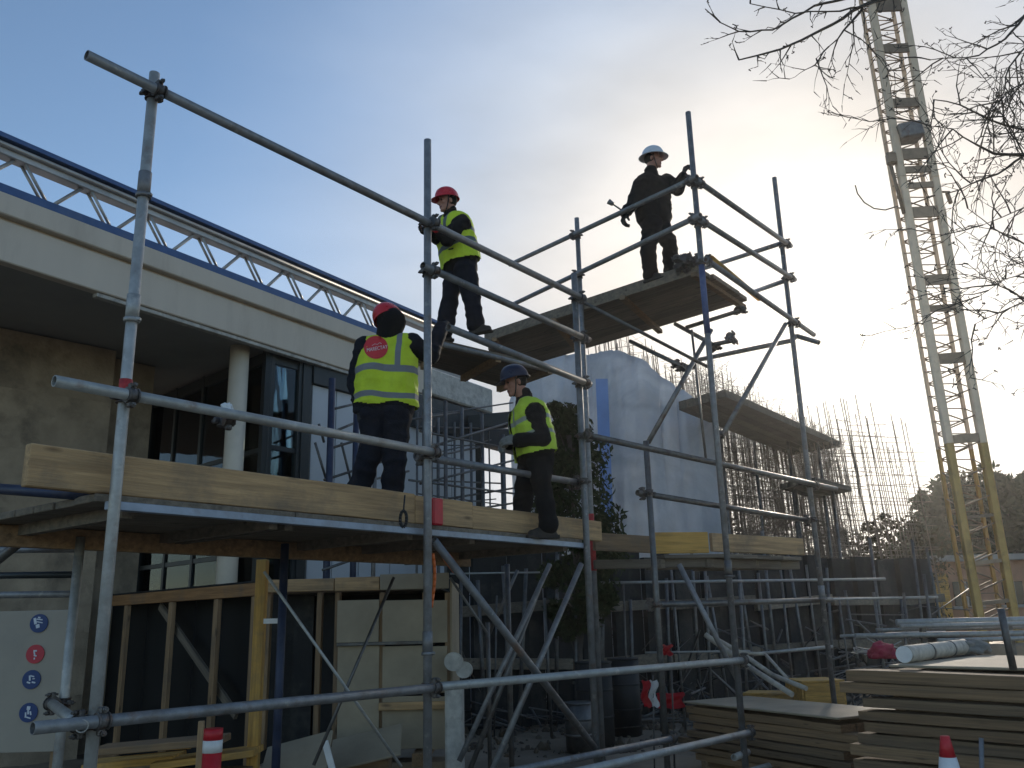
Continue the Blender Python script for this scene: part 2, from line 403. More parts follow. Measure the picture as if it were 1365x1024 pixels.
# people
M['skin'] = mat('skin', (0.42, 0.20, 0.14), 0.55, 0, 0.12, 25, 0.05, 90)
M['lips'] = mat('lips', (0.22, 0.07, 0.06), 0.5, 0, 0.1, 20)
M['eye'] = mat('eye', (0.03, 0.025, 0.02), 0.3, 0, 0.1, 20)
M['navy'] = mat('navy_work_cloth', (0.0125, 0.014, 0.021), 0.92, 0, 0.35, 16, 0.35, 90, spec=0.2)
M['blackcloth'] = mat('black_work_cloth', (0.011, 0.0108, 0.0112), 0.92, 0, 0.35, 16, 0.35, 90, spec=0.2)
M['boot'] = mat('worn_boot_leather', (0.035, 0.028, 0.022), 0.75, 0, 0.4, 22, 0.3, 60)
M['glove_dark'] = mat('dark_glove', (0.03, 0.03, 0.032), 0.85, 0, 0.3, 30)
M['glove_grey'] = mat('grey_glove', (0.20, 0.20, 0.19), 0.9, 0, 0.2, 30)
M['hat_red'] = mat('red_helmet', (0.60, 0.02, 0.03), 0.28, 0, 0.06, 8, stain=(0.3, 0.05, 0.05), stain_amt=0.3, stain_scale=9)
M['hat_white'] = mat('white_helmet', (0.66, 0.70, 0.76), 0.3, 0, 0.05, 8, stain=(0.4, 0.4, 0.4), stain_amt=0.3, stain_scale=9)
M['hat_navy'] = mat('navy_helmet', (0.014, 0.018, 0.045), 0.32, 0, 0.1, 8)
M['hivis_red'] = mat('red_badge', (0.62, 0.03, 0.04), 0.6, 0, 0.08, 15)


def glass_mat():
    m = bpy.data.materials.new('window_glass'); m.use_nodes = True; t = m.node_tree; t.nodes.clear()
    o = t.nodes.new('ShaderNodeOutputMaterial'); mx = t.nodes.new('ShaderNodeMixShader')
    tr = t.nodes.new('ShaderNodeBsdfTransparent'); tr.inputs[0].default_value = (0.55, 0.62, 0.60, 1)
    gl = t.nodes.new('ShaderNodeBsdfGlossy'); gl.inputs['Roughness'].default_value = 0.03; gl.inputs[0].default_value = (0.9, 0.95, 1, 1)
    fr = t.nodes.new('ShaderNodeFresnel'); fr.inputs[0].default_value = 1.5
    nz = t.nodes.new('ShaderNodeTexNoise'); nz.inputs['Scale'].default_value = 1.2
    bp = t.nodes.new('ShaderNodeBump'); bp.inputs['Strength'].default_value = 0.05; bp.inputs['Distance'].default_value = 0.1
    L = t.links.new
    L(nz.outputs[0], bp.inputs['Height']); L(bp.outputs[0], gl.inputs['Normal'])
    L(fr.outputs[0], mx.inputs[0]); L(tr.outputs[0], mx.inputs[1]); L(gl.outputs[0], mx.inputs[2]); L(mx.outputs[0], o.inputs[0])
    return m


def sheet_mat():
    """scaffold sheeting: thin, milky plastic that lets the light through"""
    m = bpy.data.materials.new('milky_plastic_sheet'); m.use_nodes = True; t = m.node_tree; t.nodes.clear(); L = t.links.new
    o = t.nodes.new('ShaderNodeOutputMaterial')
    tcn = t.nodes.new('ShaderNodeTexCoord')
    nz = t.nodes.new('ShaderNodeTexNoise'); nz.inputs['Scale'].default_value = 0.55; nz.inputs['Detail'].default_value = 7; nz.inputs['Roughness'].default_value = 0.62
    nz.inputs['Distortion'].default_value = 1.2
    L(tcn.outputs['Object'], nz.inputs['Vector'])
    cr = t.nodes.new('ShaderNodeValToRGB'); e = cr.color_ramp.elements
    e[0].position = 0.32; e[0].color = (0.36, 0.41, 0.48, 1); e[1].position = 0.7; e[1].color = (0.74, 0.78, 0.84, 1)
    L(nz.outputs['Fac'], cr.inputs[0])
    d = t.nodes.new('ShaderNodeBsdfDiffuse'); tl = t.nodes.new('ShaderNodeBsdfTranslucent'); g = t.nodes.new('ShaderNodeBsdfGlossy'); g.inputs['Roughness'].default_value = 0.35
    tp = t.nodes.new('ShaderNodeBsdfTransparent')
    L(cr.outputs[0], d.inputs[0]); L(cr.outputs[0], tl.inputs[0])
    m1 = t.nodes.new('ShaderNodeMixShader'); m1.inputs[0].default_value = 0.55; L(d.outputs[0], m1.inputs[1]); L(tl.outputs[0], m1.inputs[2])
    m2 = t.nodes.new('ShaderNodeMixShader'); m2.inputs[0].default_value = 0.06; L(m1.outputs[0], m2.inputs[1]); L(g.outputs[0], m2.inputs[2])
    m3 = t.nodes.new('ShaderNodeMixShader'); m3.inputs[0].default_value = 0.10; L(m2.outputs[0], m3.inputs[1]); L(tp.outputs[0], m3.inputs[2])
    n3 = t.nodes.new('ShaderNodeTexNoise'); n3.inputs['Scale'].default_value = 2.2; n3.inputs['Detail'].default_value = 5; L(tcn.outputs['Object'], n3.inputs['Vector'])
    bp = t.nodes.new('ShaderNodeBump'); bp.inputs['Strength'].default_value = 0.5; bp.inputs['Distance'].default_value = 0.15
    L(n3.outputs['Fac'], bp.inputs['Height'])
    for n in (d, tl, g): L(bp.outputs[0], n.inputs['Normal'])
    L(m3.outputs[0], o.inputs[0])
    return m


def leaf_mat(name, a, b):
    m = bpy.data.materials.new(name); m.use_nodes = True; t = m.node_tree; t.nodes.clear(); L = t.links.new
    o = t.nodes.new('ShaderNodeOutputMaterial'); g = t.nodes.new('ShaderNodeNewGeometry')
    mx = t.nodes.new('ShaderNodeMix'); mx.data_type = 'RGBA'; mx.inputs['A'].default_value = (*a, 1); mx.inputs['B'].default_value = (*b, 1)
    L(g.outputs['Random Per Island'], mx.inputs['Factor'])
    d = t.nodes.new('ShaderNodeBsdfDiffuse'); tl = t.nodes.new('ShaderNodeBsdfTranslucent'); ms = t.nodes.new('ShaderNodeMixShader'); ms.inputs[0].default_value = 0.3
    L(mx.outputs['Result'], d.inputs[0]); L(mx.outputs['Result'], tl.inputs[0]); L(d.outputs[0], ms.inputs[1]); L(tl.outputs[0], ms.inputs[2]); L(ms.outputs[0], o.inputs[0])
    return m


M['glass'] = glass_mat(); M['sheet'] = sheet_mat()
M['leaf_dark'] = leaf_mat('dark_evergreen_leaves', (0.028, 0.038, 0.018), (0.07, 0.085, 0.04))
M['leaf_far'] = leaf_mat('far_evergreen_leaves', (0.022, 0.036, 0.017), (0.05, 0.066, 0.03))
M['leaf_dry'] = leaf_mat('dry_scrub_leaves', (0.05, 0.045, 0.025), (0.10, 0.085, 0.05))

# ================================================================== SETTING
UZ = Vector((0, 0, 1))


def dirv(deg):
    return Vector((math.sin(R_(deg)), math.cos(R_(deg)), 0))


# ---- ground: one sheet to the horizon, rough where it is seen
def axis_coords(lo, hi, step, far):
    c = []; x = lo
    while x <= hi + 1e-6: c.append(x); x += step
    d, g = step, 1.5
    a = lo
    left = []
    while a > -far: d *= g; a -= d; left.append(a)
    d = step; b = hi
    right = []
    while b < far: d *= g; b += d; right.append(b)
    return left[::-1] + c + right


def ground_z(x, y):
    k = max(0.0, min(1.0, (y - 9.5) / 2)) * max(0.0, min(1.0, (40 - y) / 10)) * max(0.0, min(1.0, (20 - abs(x)) / 4))
    p = Vector((x, y, 0))
    return k * (0.10 * noise.noise(p * 0.7) + 0.06 * noise.noise(p * 2.1) + 0.03 * noise.noise(p * 6.0)) - 0.02


xs = axis_coords(-10, 16, 0.22, 220); ys = axis_coords(8, 24, 0.22, 260)
bm = bmesh.new()
gv = [[bm.verts.new((x, y, ground_z(x, y))) for x in xs] for y in ys]
for j in range(len(ys) - 1):
    for i in range(len(xs) - 1):
        f = bm.faces.new((gv[j][i], gv[j][i + 1], gv[j + 1][i + 1], gv[j + 1][i])); f.smooth = True
tag(build('ground', bm, M['ground'], origin=Vector((0, 0, 0))), 'bare brown dirt ground of the building site', None, None, 'structure')

# ------------------------------------------------------------------ building on the left
FA = 32.3
F0 = PY(310, 600, 11.5); UF = dirv(FA); NF = Vector((math.cos(R_(FA)), -math.sin(R_(FA)), 0))   # NF points to the camera side
F0 = Vector((F0.x, F0.y, 0))


def fpt(s, off, z):
    return F0 + UF * s + NF * off + UZ * z


def spx(px, py):
    return (PP(px, py, F0 + UZ, FA) - F0).dot(UF)


Z_SOF, Z_MID, Z_LOW, Z_TOP = 5.46, 5.93, 6.21, 6.87
S0, S1, S2 = spx(0, 347) - 5.0, spx(566, 500), spx(628, 530)
bld = thing('office_building', fpt(0, -2, 0), 'half finished cream office building with deep overhanging roof and round column', 'building')
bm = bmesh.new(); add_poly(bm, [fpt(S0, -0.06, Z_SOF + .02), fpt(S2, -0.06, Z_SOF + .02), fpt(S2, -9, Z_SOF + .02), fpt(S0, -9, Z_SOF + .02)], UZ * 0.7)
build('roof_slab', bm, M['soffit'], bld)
bm = bmesh.new(); beam(bm, fpt(S0, 0.01, (Z_SOF + Z_MID) / 2), fpt(S1, 0.01, (Z_SOF + Z_MID) / 2), 0.14, Z_MID - Z_SOF, bev=.012)
build('fascia', bm, M['fascia'], bld)
bm = bmesh.new(); beam(bm, fpt(S0, 0.05, (Z_MID + .035 + Z_LOW) / 2), fpt(S1, 0.05, (Z_MID + .035 + Z_LOW) / 2), 0.20, Z_LOW - Z_MID - .035, bev=.012)
build('fascia', bm, M['fascia'], bld)
bm = bmesh.new(); beam(bm, fpt(S0, -0.02, Z_MID + .018), fpt(S1, -0.02, Z_MID + .018), 0.10, 0.032, bev=0)
build('shadow_gap', bm, M['column'], bld)
bm = bmesh.new(); beam(bm, fpt(spx(126, 397), 0.0, Z_SOF - .03), fpt(S1, 0.0, Z_SOF - .03), 0.10, 0.05, bev=.006)
build('drip_strip', bm, M['concrete_pale'], bld)
bm = bmesh.new(); beam(bm, fpt(S1 + .02, 0.03, Z_SOF + .27), fpt(S2 + .6, 0.03, Z_SOF + .27), 0.16, 0.50, bev=.03)
build('slab_edge', bm, M['concrete_pale'], bld)
bm = bmesh.new(); beam(bm, fpt(S1 - .4, 0.0, Z_SOF - .42), fpt(spx(694, 572), 0.0, Z_SOF - .42), 0.22, 0.42, bev=.01)
build('edge_beam', bm, M['frame_dark'], bld)
bm = bmesh.new(); beam(bm, fpt(S2 - .2, 0.1, Z_SOF - .30), fpt(S2 + .2, 1.5, Z_SOF - .30), 0.22, 0.26, bev=.01)
build('edge_beam', bm, M['frame_dark'], bld)
# roof edge lattice girder: coping, top channel, web, bottom chord
tr = bmesh.new(); beam(tr, fpt(S0, 0.04, Z_LOW + .05), fpt(S1 - .3, 0.04, Z_LOW + .05), 0.20, 0.10)
tro = build('bottom_chord', tr, M['truss_blue'], bld)
bm = bmesh.new(); beam(bm, fpt(S0, 0.0, Z_TOP - .115), fpt(S1 + .5, 0.0, Z_TOP - .115), 0.16, 0.15, bev=.01)
build('top_channel', bm, M['truss_steel'], bld)
bm = bmesh.new(); add_tube(bm, fpt(S0, 0.10, Z_TOP - .085), fpt(S1 + .5, 0.10, Z_TOP - .085), .03, n=10)
build('top_pipe', bm, M['truss_steel'], bld)
bm = bmesh.new(); beam(bm, fpt(S0, 0.03, Z_TOP), fpt(S1 + .5, 0.03, Z_TOP), 0.24, 0.06)
build('coping', bm, M['truss_blue'], bld)
s = S0 + .2
while s < S1 - .4:
    for k, (d0, d1) in enumerate(((0.0, -0.36), (0.10, 0.42))):
        bm = bmesh.new()
        for off in ((0.02,) if k == 0 else (0.05, -0.03)):
            add_tube(bm, fpt(s + d0, off, Z_TOP - .18), fpt(s + d1, off, Z_LOW + .08), .023 if k == 0 else .019, n=8)
        build('web_member', bm, M['truss_steel'], bld)
    s += 0.80
bm = bmesh.new(); add_tube(bm, fpt(spx(3, 240), -1.5, 6.2), fpt(spx(3, 240), -1.5, 7.35), .16, n=20); add_tube(bm, fpt(spx(3, 240), -1.5, 7.35), fpt(spx(3, 240), -1.5, 7.40), .19, n=20)
build('roof_vent', bm, M['galv_pale'], bld)
# concrete wall under the overhang
W0, W1_ = PZ(0, 437, Z_SOF), PZ(155, 468, Z_SOF)
wd = (W1_ - W0); wd.z = 0; wd.normalize(); wn_ = Vector((-wd.y, wd.x, 0))
for k in range(7):           # pours of 0.78 m height, slightly uneven
    bm = bmesh.new()
    a = Vector((W0.x, W0.y, 0)) - wd * 5; b = Vector((W1_.x, W1_.y, 0))
    off = wn_ * (0.13 + random.uniform(-.0008, .0008))
    beam(bm, a + off + UZ * (0.39 + .78 * k), b + off + UZ * (0.39 + .78 * k), 0.26, 0.779, bev=.001)
    build('concrete_pour', bm, M['concrete'], bld)
W2 = PZ(215, 486, Z_SOF)
bm = bmesh.new(); a = Vector((W1_.x, W1_.y, 0)) + wn_ * .35; b = Vector((W2.x, W2.y, 0)) + wn_ * .2
add_poly(bm, [a, b, b + wn_ * .2, a + wn_ * .2], UZ * Z_SOF)
build('return_wall', bm, M['concrete'], bld)
# column
cp = PZ(320, 464, Z_SOF)
bm = bmesh.new(); add_tube(bm, Vector((cp.x, cp.y, 0)), Vector((cp.x, cp.y, Z_SOF + .01)), .145, .135, n=28)
build('column', bm, M['column'], bld)
# glazing: return wall G1 and front G2, frames and panes apart
GN, GF = PZ(357, 468, Z_SOF), PZ(205, 532, Z_SOF)
GN.z = GF.z = 0
GA = 34.5; UG = dirv(GA); NG = Vector((math.cos(R_(GA)), -math.sin(R_(GA)), 0))


def window_wall(a, b, n, zs, parent):
    d = (b - a).normalized()
    for i in range(n + 1):
        p = a + (b - a) * i / n; bm = bmesh.new()
        beam(bm, p + UZ * .2, p + UZ * (Z_SOF - .004), 0.07 if 0 < i < n else .1, .06 if 0 < i < n else .09, up=d)
        build('mullion', bm, M['frame_dark'], parent)
    for z in zs:
        bm = bmesh.new(); beam(bm, a + UZ * z, b + UZ * z, 0.05, 0.07 if z < Z_SOF - .3 else .16)
        build('transom', bm, M['frame_dark'], parent)
    for i in range(n):
        for z0, z1 in zip(zs[:-1], zs[1:]):
            p, q = a + (b - a) * (i / n) + d * .035, a + (b - a) * ((i + 1) / n) - d * .035
            bm = bmesh.new(); beam(bm, (p + UZ * (z0 + z1) / 2), (q + UZ * (z0 + z1) / 2), 0.012, z1 - z0 - .07, bev=0)
            build('pane', bm, M['glass'], parent)


window_wall(GF, GN, 4, [0.3, 2.55, 4.0, Z_SOF - .09], bld)
G2 = GN + UG * 0.62
window_wall(GN + UG * .06, G2, 1, [0.3, 2.55, 4.05, Z_SOF - .09], bld)
# dark corner post and white facade panels further on
bm = bmesh.new(); beam(bm, G2 + UG * .10 + UZ * .1, G2 + UG * .10 + UZ * (Z_SOF - .003), .14, .16, up=UG); build('corner_post', bm, M['frame_dark'], bld)


def gpt(px, py, off=0.0):
    p = PP(px, py, GN + UZ + NG * off, GA); return p


edges = [413, 446, 480, 520, 563, 600, 632]
for i in range(len(edges) - 1):
    a, b = gpt(edges[i], 560), gpt(edges[i + 1], 560); a.z = b.z = 0
    d = (b - a).normalized()
    for z0, z1 in ((0.1, 2.0), (2.02, 3.5), (3.52, 5.12)):
        bm = bmesh.new(); beam(bm, a + d * .012 + UZ * (z0 + z1) / 2, b - d * .012 + UZ * (z0 + z1) / 2, .06, z1 - z0, bev=.004)
        build('wall_panel', bm, M['panel_white'], bld)
a, b = gpt(413, 560, -.06), gpt(632, 560, -.06); a.z = b.z = 0
bm = bmesh.new(); beam(bm, a + UZ * 2.7, b + UZ * 2.7, .05, 5.2, bev=0); build('backing_wall', bm, M['frame_dark'], bld)
a, b = gpt(413, 560, .04), gpt(640, 560, .04); a.z = b.z = 0
bm = bmesh.new(); beam(bm, a + UZ * 5.28, b + UZ * 5.28, .12, .30); build('header', bm, M['frame_dark'], bld)
# dim interior behind the glass
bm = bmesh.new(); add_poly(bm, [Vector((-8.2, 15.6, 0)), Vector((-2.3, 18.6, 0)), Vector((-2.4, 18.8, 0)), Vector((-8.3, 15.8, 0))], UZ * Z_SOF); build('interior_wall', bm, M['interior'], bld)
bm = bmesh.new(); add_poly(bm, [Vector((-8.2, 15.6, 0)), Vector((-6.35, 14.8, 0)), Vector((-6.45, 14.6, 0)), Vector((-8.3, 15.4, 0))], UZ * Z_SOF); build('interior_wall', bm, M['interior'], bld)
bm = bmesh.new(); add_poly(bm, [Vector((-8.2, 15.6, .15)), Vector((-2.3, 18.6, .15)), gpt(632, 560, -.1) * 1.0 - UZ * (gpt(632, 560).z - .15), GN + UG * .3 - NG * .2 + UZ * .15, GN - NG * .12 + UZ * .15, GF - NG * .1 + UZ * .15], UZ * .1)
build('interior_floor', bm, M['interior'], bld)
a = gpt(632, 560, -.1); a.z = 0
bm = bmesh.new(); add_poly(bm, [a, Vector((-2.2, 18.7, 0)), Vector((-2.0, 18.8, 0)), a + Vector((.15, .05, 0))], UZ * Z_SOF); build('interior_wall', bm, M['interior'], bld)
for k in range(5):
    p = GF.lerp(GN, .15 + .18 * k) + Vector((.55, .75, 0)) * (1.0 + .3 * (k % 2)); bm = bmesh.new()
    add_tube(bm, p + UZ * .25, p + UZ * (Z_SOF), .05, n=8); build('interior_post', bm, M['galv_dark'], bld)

# ------------------------------------------------------------------ scaffold in front of the far facade
fs = thing('facade_scaffold', gpt(560, 760, 1.0) * 1.0, 'thin dark tube scaffold standing before the white facade panels', 'scaffold')
WM[fs.name] = Matrix.Translation(Vector((gpt(560, 760, 1.0).x, gpt(560, 760, 1.0).y, 0))); fs.matrix_basis = WM[fs.name]
for x, off, r, mt in ((440, .7, .05, 'navy_steel'), (474, .8, .045, 'navy_steel'), (500, 1.3, .03, 'galv_dark'), (565, 1.3, .026, 'galv_dark'), (594, 1.1, .032, 'galv_dark'),
                      (616, 1.0, .034, 'galv_dark'), (643, 1.0, .032, 'galv_dark'), (575, .35, .025, 'galv_dark'), (628, .4, .025, 'galv_dark')):
    p = gpt(x, 600, off); p.z = 0; bm = bmesh.new(); add_tube(bm, p, p + UZ * 5.05, r, n=8); build('standard', bm, M[mt], fs)
for x0, y0, x1, y1, off in ((432, 640, 520, 612, .6), (440, 598, 505, 578, .6), (560, 600, 690, 560, 1.0), (560, 575, 690, 600, 1.0), (540, 560, 615, 550, .9),
                            (560, 645, 700, 610, 1.0), (545, 640, 700, 660, 1.0), (565, 670, 690, 650, .9), (560, 690, 690, 670, .9), (432, 655, 545, 628, .6),
                            (430, 700, 545, 735, .9), (430, 760, 560, 715, .9), (445, 735, 560, 740, 1.1), (540, 752, 660, 745, 1.0), (560, 612, 640, 596, .5),
                            (420, 590, 438, 650, .5), (455, 590, 470, 650, .5), (425, 565, 432, 590, .5), (446, 575, 475, 563, .6), (446, 545, 475, 538, .6)):
    bm = bmesh.new(); add_tube(bm, gpt(x0, y0, off + .06), gpt(x1, y1, off + .06), .019, n=6); build('ledger', bm, M['galv_dark'], fs)
for k in range(12):          # second row of the scaffold, nearer the wall
    y = 555 + k * 17 + random.uniform(-4, 4); bm = bmesh.new(); add_tube(bm, gpt(552 + random.uniform(-6, 20), y, .3), gpt(672 + random.uniform(-20, 20), y + random.uniform(-22, 18), .3), random.choice((.012, .016, .02)), n=6); build('ledger', bm, M['galv_dark'], fs)
for x, r in ((556, .02), (584, .028), (606, .02), (652, .016), (670, .05)):
    p = gpt(x, 600, .36); p.z = 0; bm = bmesh.new(); add_tube(bm, p, p + UZ * 5.0, r, n=8); build('standard', bm, M['galv_dark'], fs)

# ------------------------------------------------------------------ wrapped tower
def wrapped_tower():
    t = thing('wrapped_tower', PY(830, 700, 16.5) * 1.0, 'tall structure wrapped in milky translucent plastic sheeting with a blue stripe', 'wrapped structure')
    # outline of the top edge, seen from the front: (pixel x, pixel y)
    YF = 17.6
    top = [(700, 486), (745, 474), (790, 468), (835, 461), (860, 470), (900, 498), (935, 520), (966, 547)]

    def top_z(px):
        for (a, b), (c, d) in zip(top[:-1], top[1:]):
            if a <= px <= c:
                y = b + (d - b) * (px - a) / (c - a); return PY(px, y, YF).z
        return PY(px, top[0][1] if px < top[0][0] else top[-1][1], YF).z
    path = []
    n = 70
    for i in range(n + 1):
        px = 700 + (966 - 700) * i / n; p = PY(px, 620, YF); path.append((Vector((p.x, p.y + .5 * (i / n), 0)), top_z(px), px))
    last = path[-1]; first = path[0]
    for k in range(1, 13): path.append((last[0] + Vector((.05 * k, .28 * k, 0)), last[1] + .02 * k, last[2]))
    bk = path[-1]
    for k in range(1, 25):
        q = k / 24; path.append((bk[0].lerp(first[0] + Vector((-.3, 3.4, 0)), q), bk[1] * (1 - q) + first[1] * q + .3 * math.sin(q * 3), 0))
    lb = path[-1]
    for k in range(1, 10): path.append((lb[0].lerp(first[0], k / 10), lb[1] * (1 - k / 10) + first[1] * k / 10, 0))
    bm = bmesh.new(); rows = 34; g = []
    for j in range(rows + 1):
        r = []
        for i, (p, z, px) in enumerate(path):
            v = j / rows; q = p.copy(); q.z = z * v
            d = .22 * noise.noise(Vector((i * .10, v * 2.0, 0))) + .10 * noise.noise(Vector((i * .33, v * 6, 3))) + .035 * noise.noise(Vector((i * .9, v * 14, 7)))
            q.y -= d; q.x += .5 * d * math.sin(i)
            if j == rows: q.z += .03 * noise.noise(Vector((i * .6, 5, 5)))
            r.append(bm.verts.new(q))
        g.append(r)
    m = len(path)
    for j in range(rows):
        for i in range(m):
            k = (i + 1) % m
            f = bm.faces.new((g[j][i], g[j][k], g[j + 1][k], g[j + 1][i])); f.smooth = True
    # roof sheet, sagging
    c = bm.verts.new(sum((v.co for v in g[-1]), Vector()) / m - UZ * .1)
    for i in range(m):
        f = bm.faces.new((g[-1][i], g[-1][(i + 1) % m], c)); f.smooth = True
    build('sheeting', bm, M['sheet'], t)
    for pa, pb, y0, y1 in ((800, 816, 505, 700),):
        bm = bmesh.new(); a0, a1, b0, b1 = PY(pa - 6, y0, YF - .22), PY(pb - 6, y0, YF - .22), PY(pa + 2, y1, YF - .22), PY(pb + 2, y1, YF - .22)
        add_poly(bm, [b0, b1, a1, a0], Vector((0, .015, 0))); build('blue_strip', bm, M['blue_strip'], t)
    for i, px in enumerate((712, 770, 822, 880, 930)):     # frame posts under the sheet
        p = PY(px, 620, YF + .9); bm = bmesh.new(); add_tube(bm, Vector((p.x, p.y, 0)), Vector((p.x, p.y, top_z(px) - .25)), .07 if i % 2 else .12, n=8)
        build('frame_post', bm, M['galv_pale'], t)
    for y in (530, 590, 650):
        bm = bmesh.new(); add_tube(bm, PY(705, y + 2, YF + .95), PY(905, y + 14, YF + .95), .05, n=8); build('frame_rail', bm, M['galv_pale'], t)


wrapped_tower()

# ------------------------------------------------------------------ rebar
REBAR = None


def bar_mesh(n=5):
    global REBAR
    if REBAR is None:
        bm = bmesh.new(); add_tube(bm, Vector((0, 0, 0)), Vector((0, 0, 1)), 1.0, n=n, cap=False)
        REBAR = tomesh(bm, 'rebar', M['rebar'], True)
    return REBAR


def bar(name, a, b, r, parent):
    d = b - a; m = frame(d).to_4x4(); m.translation = a
    return inst(name, bar_mesh(), m @ Matrix.Diagonal((r, r, d.length, 1)), parent)


def rebar_wall(label, a, b, depth, n, nh, ztop, r, lean, tangle, spike=.5, zb=0.0, clutter=0):
    """double-layer wall cage from a to b; ztop(q) gives the height along it"""
    base = (a + b) / 2; base.z = 0
    t = thing('rebar_cage', base, label, 'rebar cage', 'reinforcement cages of the unfinished walls')
    nrm_ = Vector((-(b - a).y, (b - a).x, 0)).normalized()
    for i in range(n):
        for lay in (0, 1):
            q = (i + random.uniform(-.3, .3)) / (n - 1); q = max(0, min(1, q))
            p = a.lerp(b, q) + nrm_ * depth * lay; p.z = zb
            zt = ztop(q) + random.uniform(-spike, spike * .5)
            e = p + Vector((lean + random.uniform(-.12, .12), random.uniform(-.1, .1), 0)) * (zt / 6) ; e.z = zt
            bar('vertical_bar', p, e, r * random.uniform(.85, 1.15), t)
    for k in range(nh):
        z = zb + .4 + (max(ztop(.1), ztop(.9), ztop(.5)) - zb - .7) * k / max(1, nh - 1)
        for lay in (0, 1):
            qs = [q / 20 for q in range(21) if ztop(q / 20) > z + .2]
            if len(qs) < 2: continue
            q0, q1 = min(qs) - random.uniform(0, .03), max(qs) + random.uniform(0, .03)
            bar('horizontal_bar', a.lerp(b, q0) + nrm_ * depth * lay + UZ * (z + random.uniform(-.12, .12)), a.lerp(b, q1) + nrm_ * depth * lay + UZ * (z + random.uniform(-.12, .12)), r * .7, t)
    if tangle:
        bm = bmesh.new()
        for _ in range(tangle):
            q = random.random(); z = random.uniform(zb + .3, ztop(q) + .1)
            p = a.lerp(b, q) + nrm_ * random.uniform(0, depth) + UZ * z
            d = Vector((random.gauss(0, 1), random.gauss(0, 1), random.gauss(0, .7))).normalized()
            L = random.uniform(.15, .8); e = Vector((random.gauss(0, .1), 0, random.gauss(0, .12)))
            add_tube(bm, p, p + d * L / 2 + e, .0045, n=3, cap=False); add_tube(bm, p + d * L / 2 + e, p + d * L, .0045, n=3, cap=False)
        o = build('tie_wire', bm, M['rebar'], t); o['kind'] = 'stuff'
    return t


def ztop_px(pts, y):
    """height profile along the wall from photo pixels, at depth y"""
    def fn(q):
        px = pts[0][0] + (pts[-1][0] - pts[0][0]) * q
        for (x0, y0), (x1, y1) in zip(pts[:-1], pts[1:]):
            if x0 <= px <= x1: return PY(px, y0 + (y1 - y0) * (px - x0) / (x1 - x0), y).z
        return PY(px, pts[-1][1], y).z
    return fn


def gp(px, y):
    p = PY(px, 700, y); return Vector((p.x, p.y, 0))


rebar_wall('rusty starter bars bristling above and behind the wrapped sheeting', gp(830, 22.6), gp(965, 23.4), .5, 46, 10, ztop_px([(830, 452), (870, 452), (920, 478), (965, 505)], 23), .011, -.25, 500)
rebar_wall('dense tangled rebar cage beneath the long formwork platform', gp(955, 19.5), gp(1125, 23.0), .5, 84, 44, ztop_px([(955, 500), (1000, 520), (1060, 545), (1125, 565)], 21), .0085, -.15, 4200, .7)
rebar_wall('second dense rebar cage right behind the platform cage', gp(945, 24), gp(1150, 26), .8, 62, 40, ztop_px([(945, 515), (1010, 528), (1080, 560), (1150, 575)], 25), .0095, -.1, 3000, .8)
rebar_wall('open rebar cage of tall thin bars beside the crane', gp(1105, 20.6), gp(1246, 21.6), .6, 27, 24, ztop_px([(1105, 560), (1150, 552), (1190, 545), (1246, 580)], 21.1), .0105, -.36, 260, .9)

# formwork platforms hung in the cages
def slab_poly(name, label, px, z, th, mt, cat, boards=0):
    P = [PZ(x, y, z) for x, y in px]; c = sum(P, Vector()) / len(P)
    t = thing(name, c, label, cat)
    if not boards:
        bm = bmesh.new(); add_poly(bm, P, UZ * th); build('deck', bm, M[mt], t); return t
    A, B, C, D = P          # boards run from edge A-D to edge B-C
    for k in range(boards):
        q0, q1 = (k + .04) / boards, (k + .96) / boards
        bm = bmesh.new(); add_poly(bm, [A.lerp(B, q0), D.lerp(C, q0), D.lerp(C, q1), A.lerp(B, q1)], UZ * th * random.uniform(.85, 1.1)); build('deck_board', bm, M[mt], t)
    return t


t = slab_poly('formwork_platform', 'long dark formwork platform jutting out among the rebar', [(905, 547), (968, 529), (1121, 596), (1053, 607)], 5.5, .16, 'timber_dark', 'platform', 6)
for x in (960, 1005, 1050, 1090):
    p = PZ(x, 575, 5.48) if x < 1000 else PZ(x, 590, 5.48); bm = bmesh.new(); add_tube(bm, Vector((p.x, p.y, 0)), Vector((p.x, p.y, 5.5)), .035, n=8); build('prop', bm, M['galv_dark'], t)
t = slab_poly('formwork_platform', 'small lower formwork platform among the rebar', [(1040, 652), (1088, 643), (1136, 655), (1086, 665)], 4.2, .12, 'timber_dark', 'platform', 4)
for x, y in ((1060, 653), (1110, 655)):
    p = PZ(x, y, 4.2); bm = bmesh.new(); add_tube(bm, Vector((p.x, p.y, 0)), Vector((p.x, p.y, 4.2)), .035, n=8); build('prop', bm, M['galv_dark'], t)

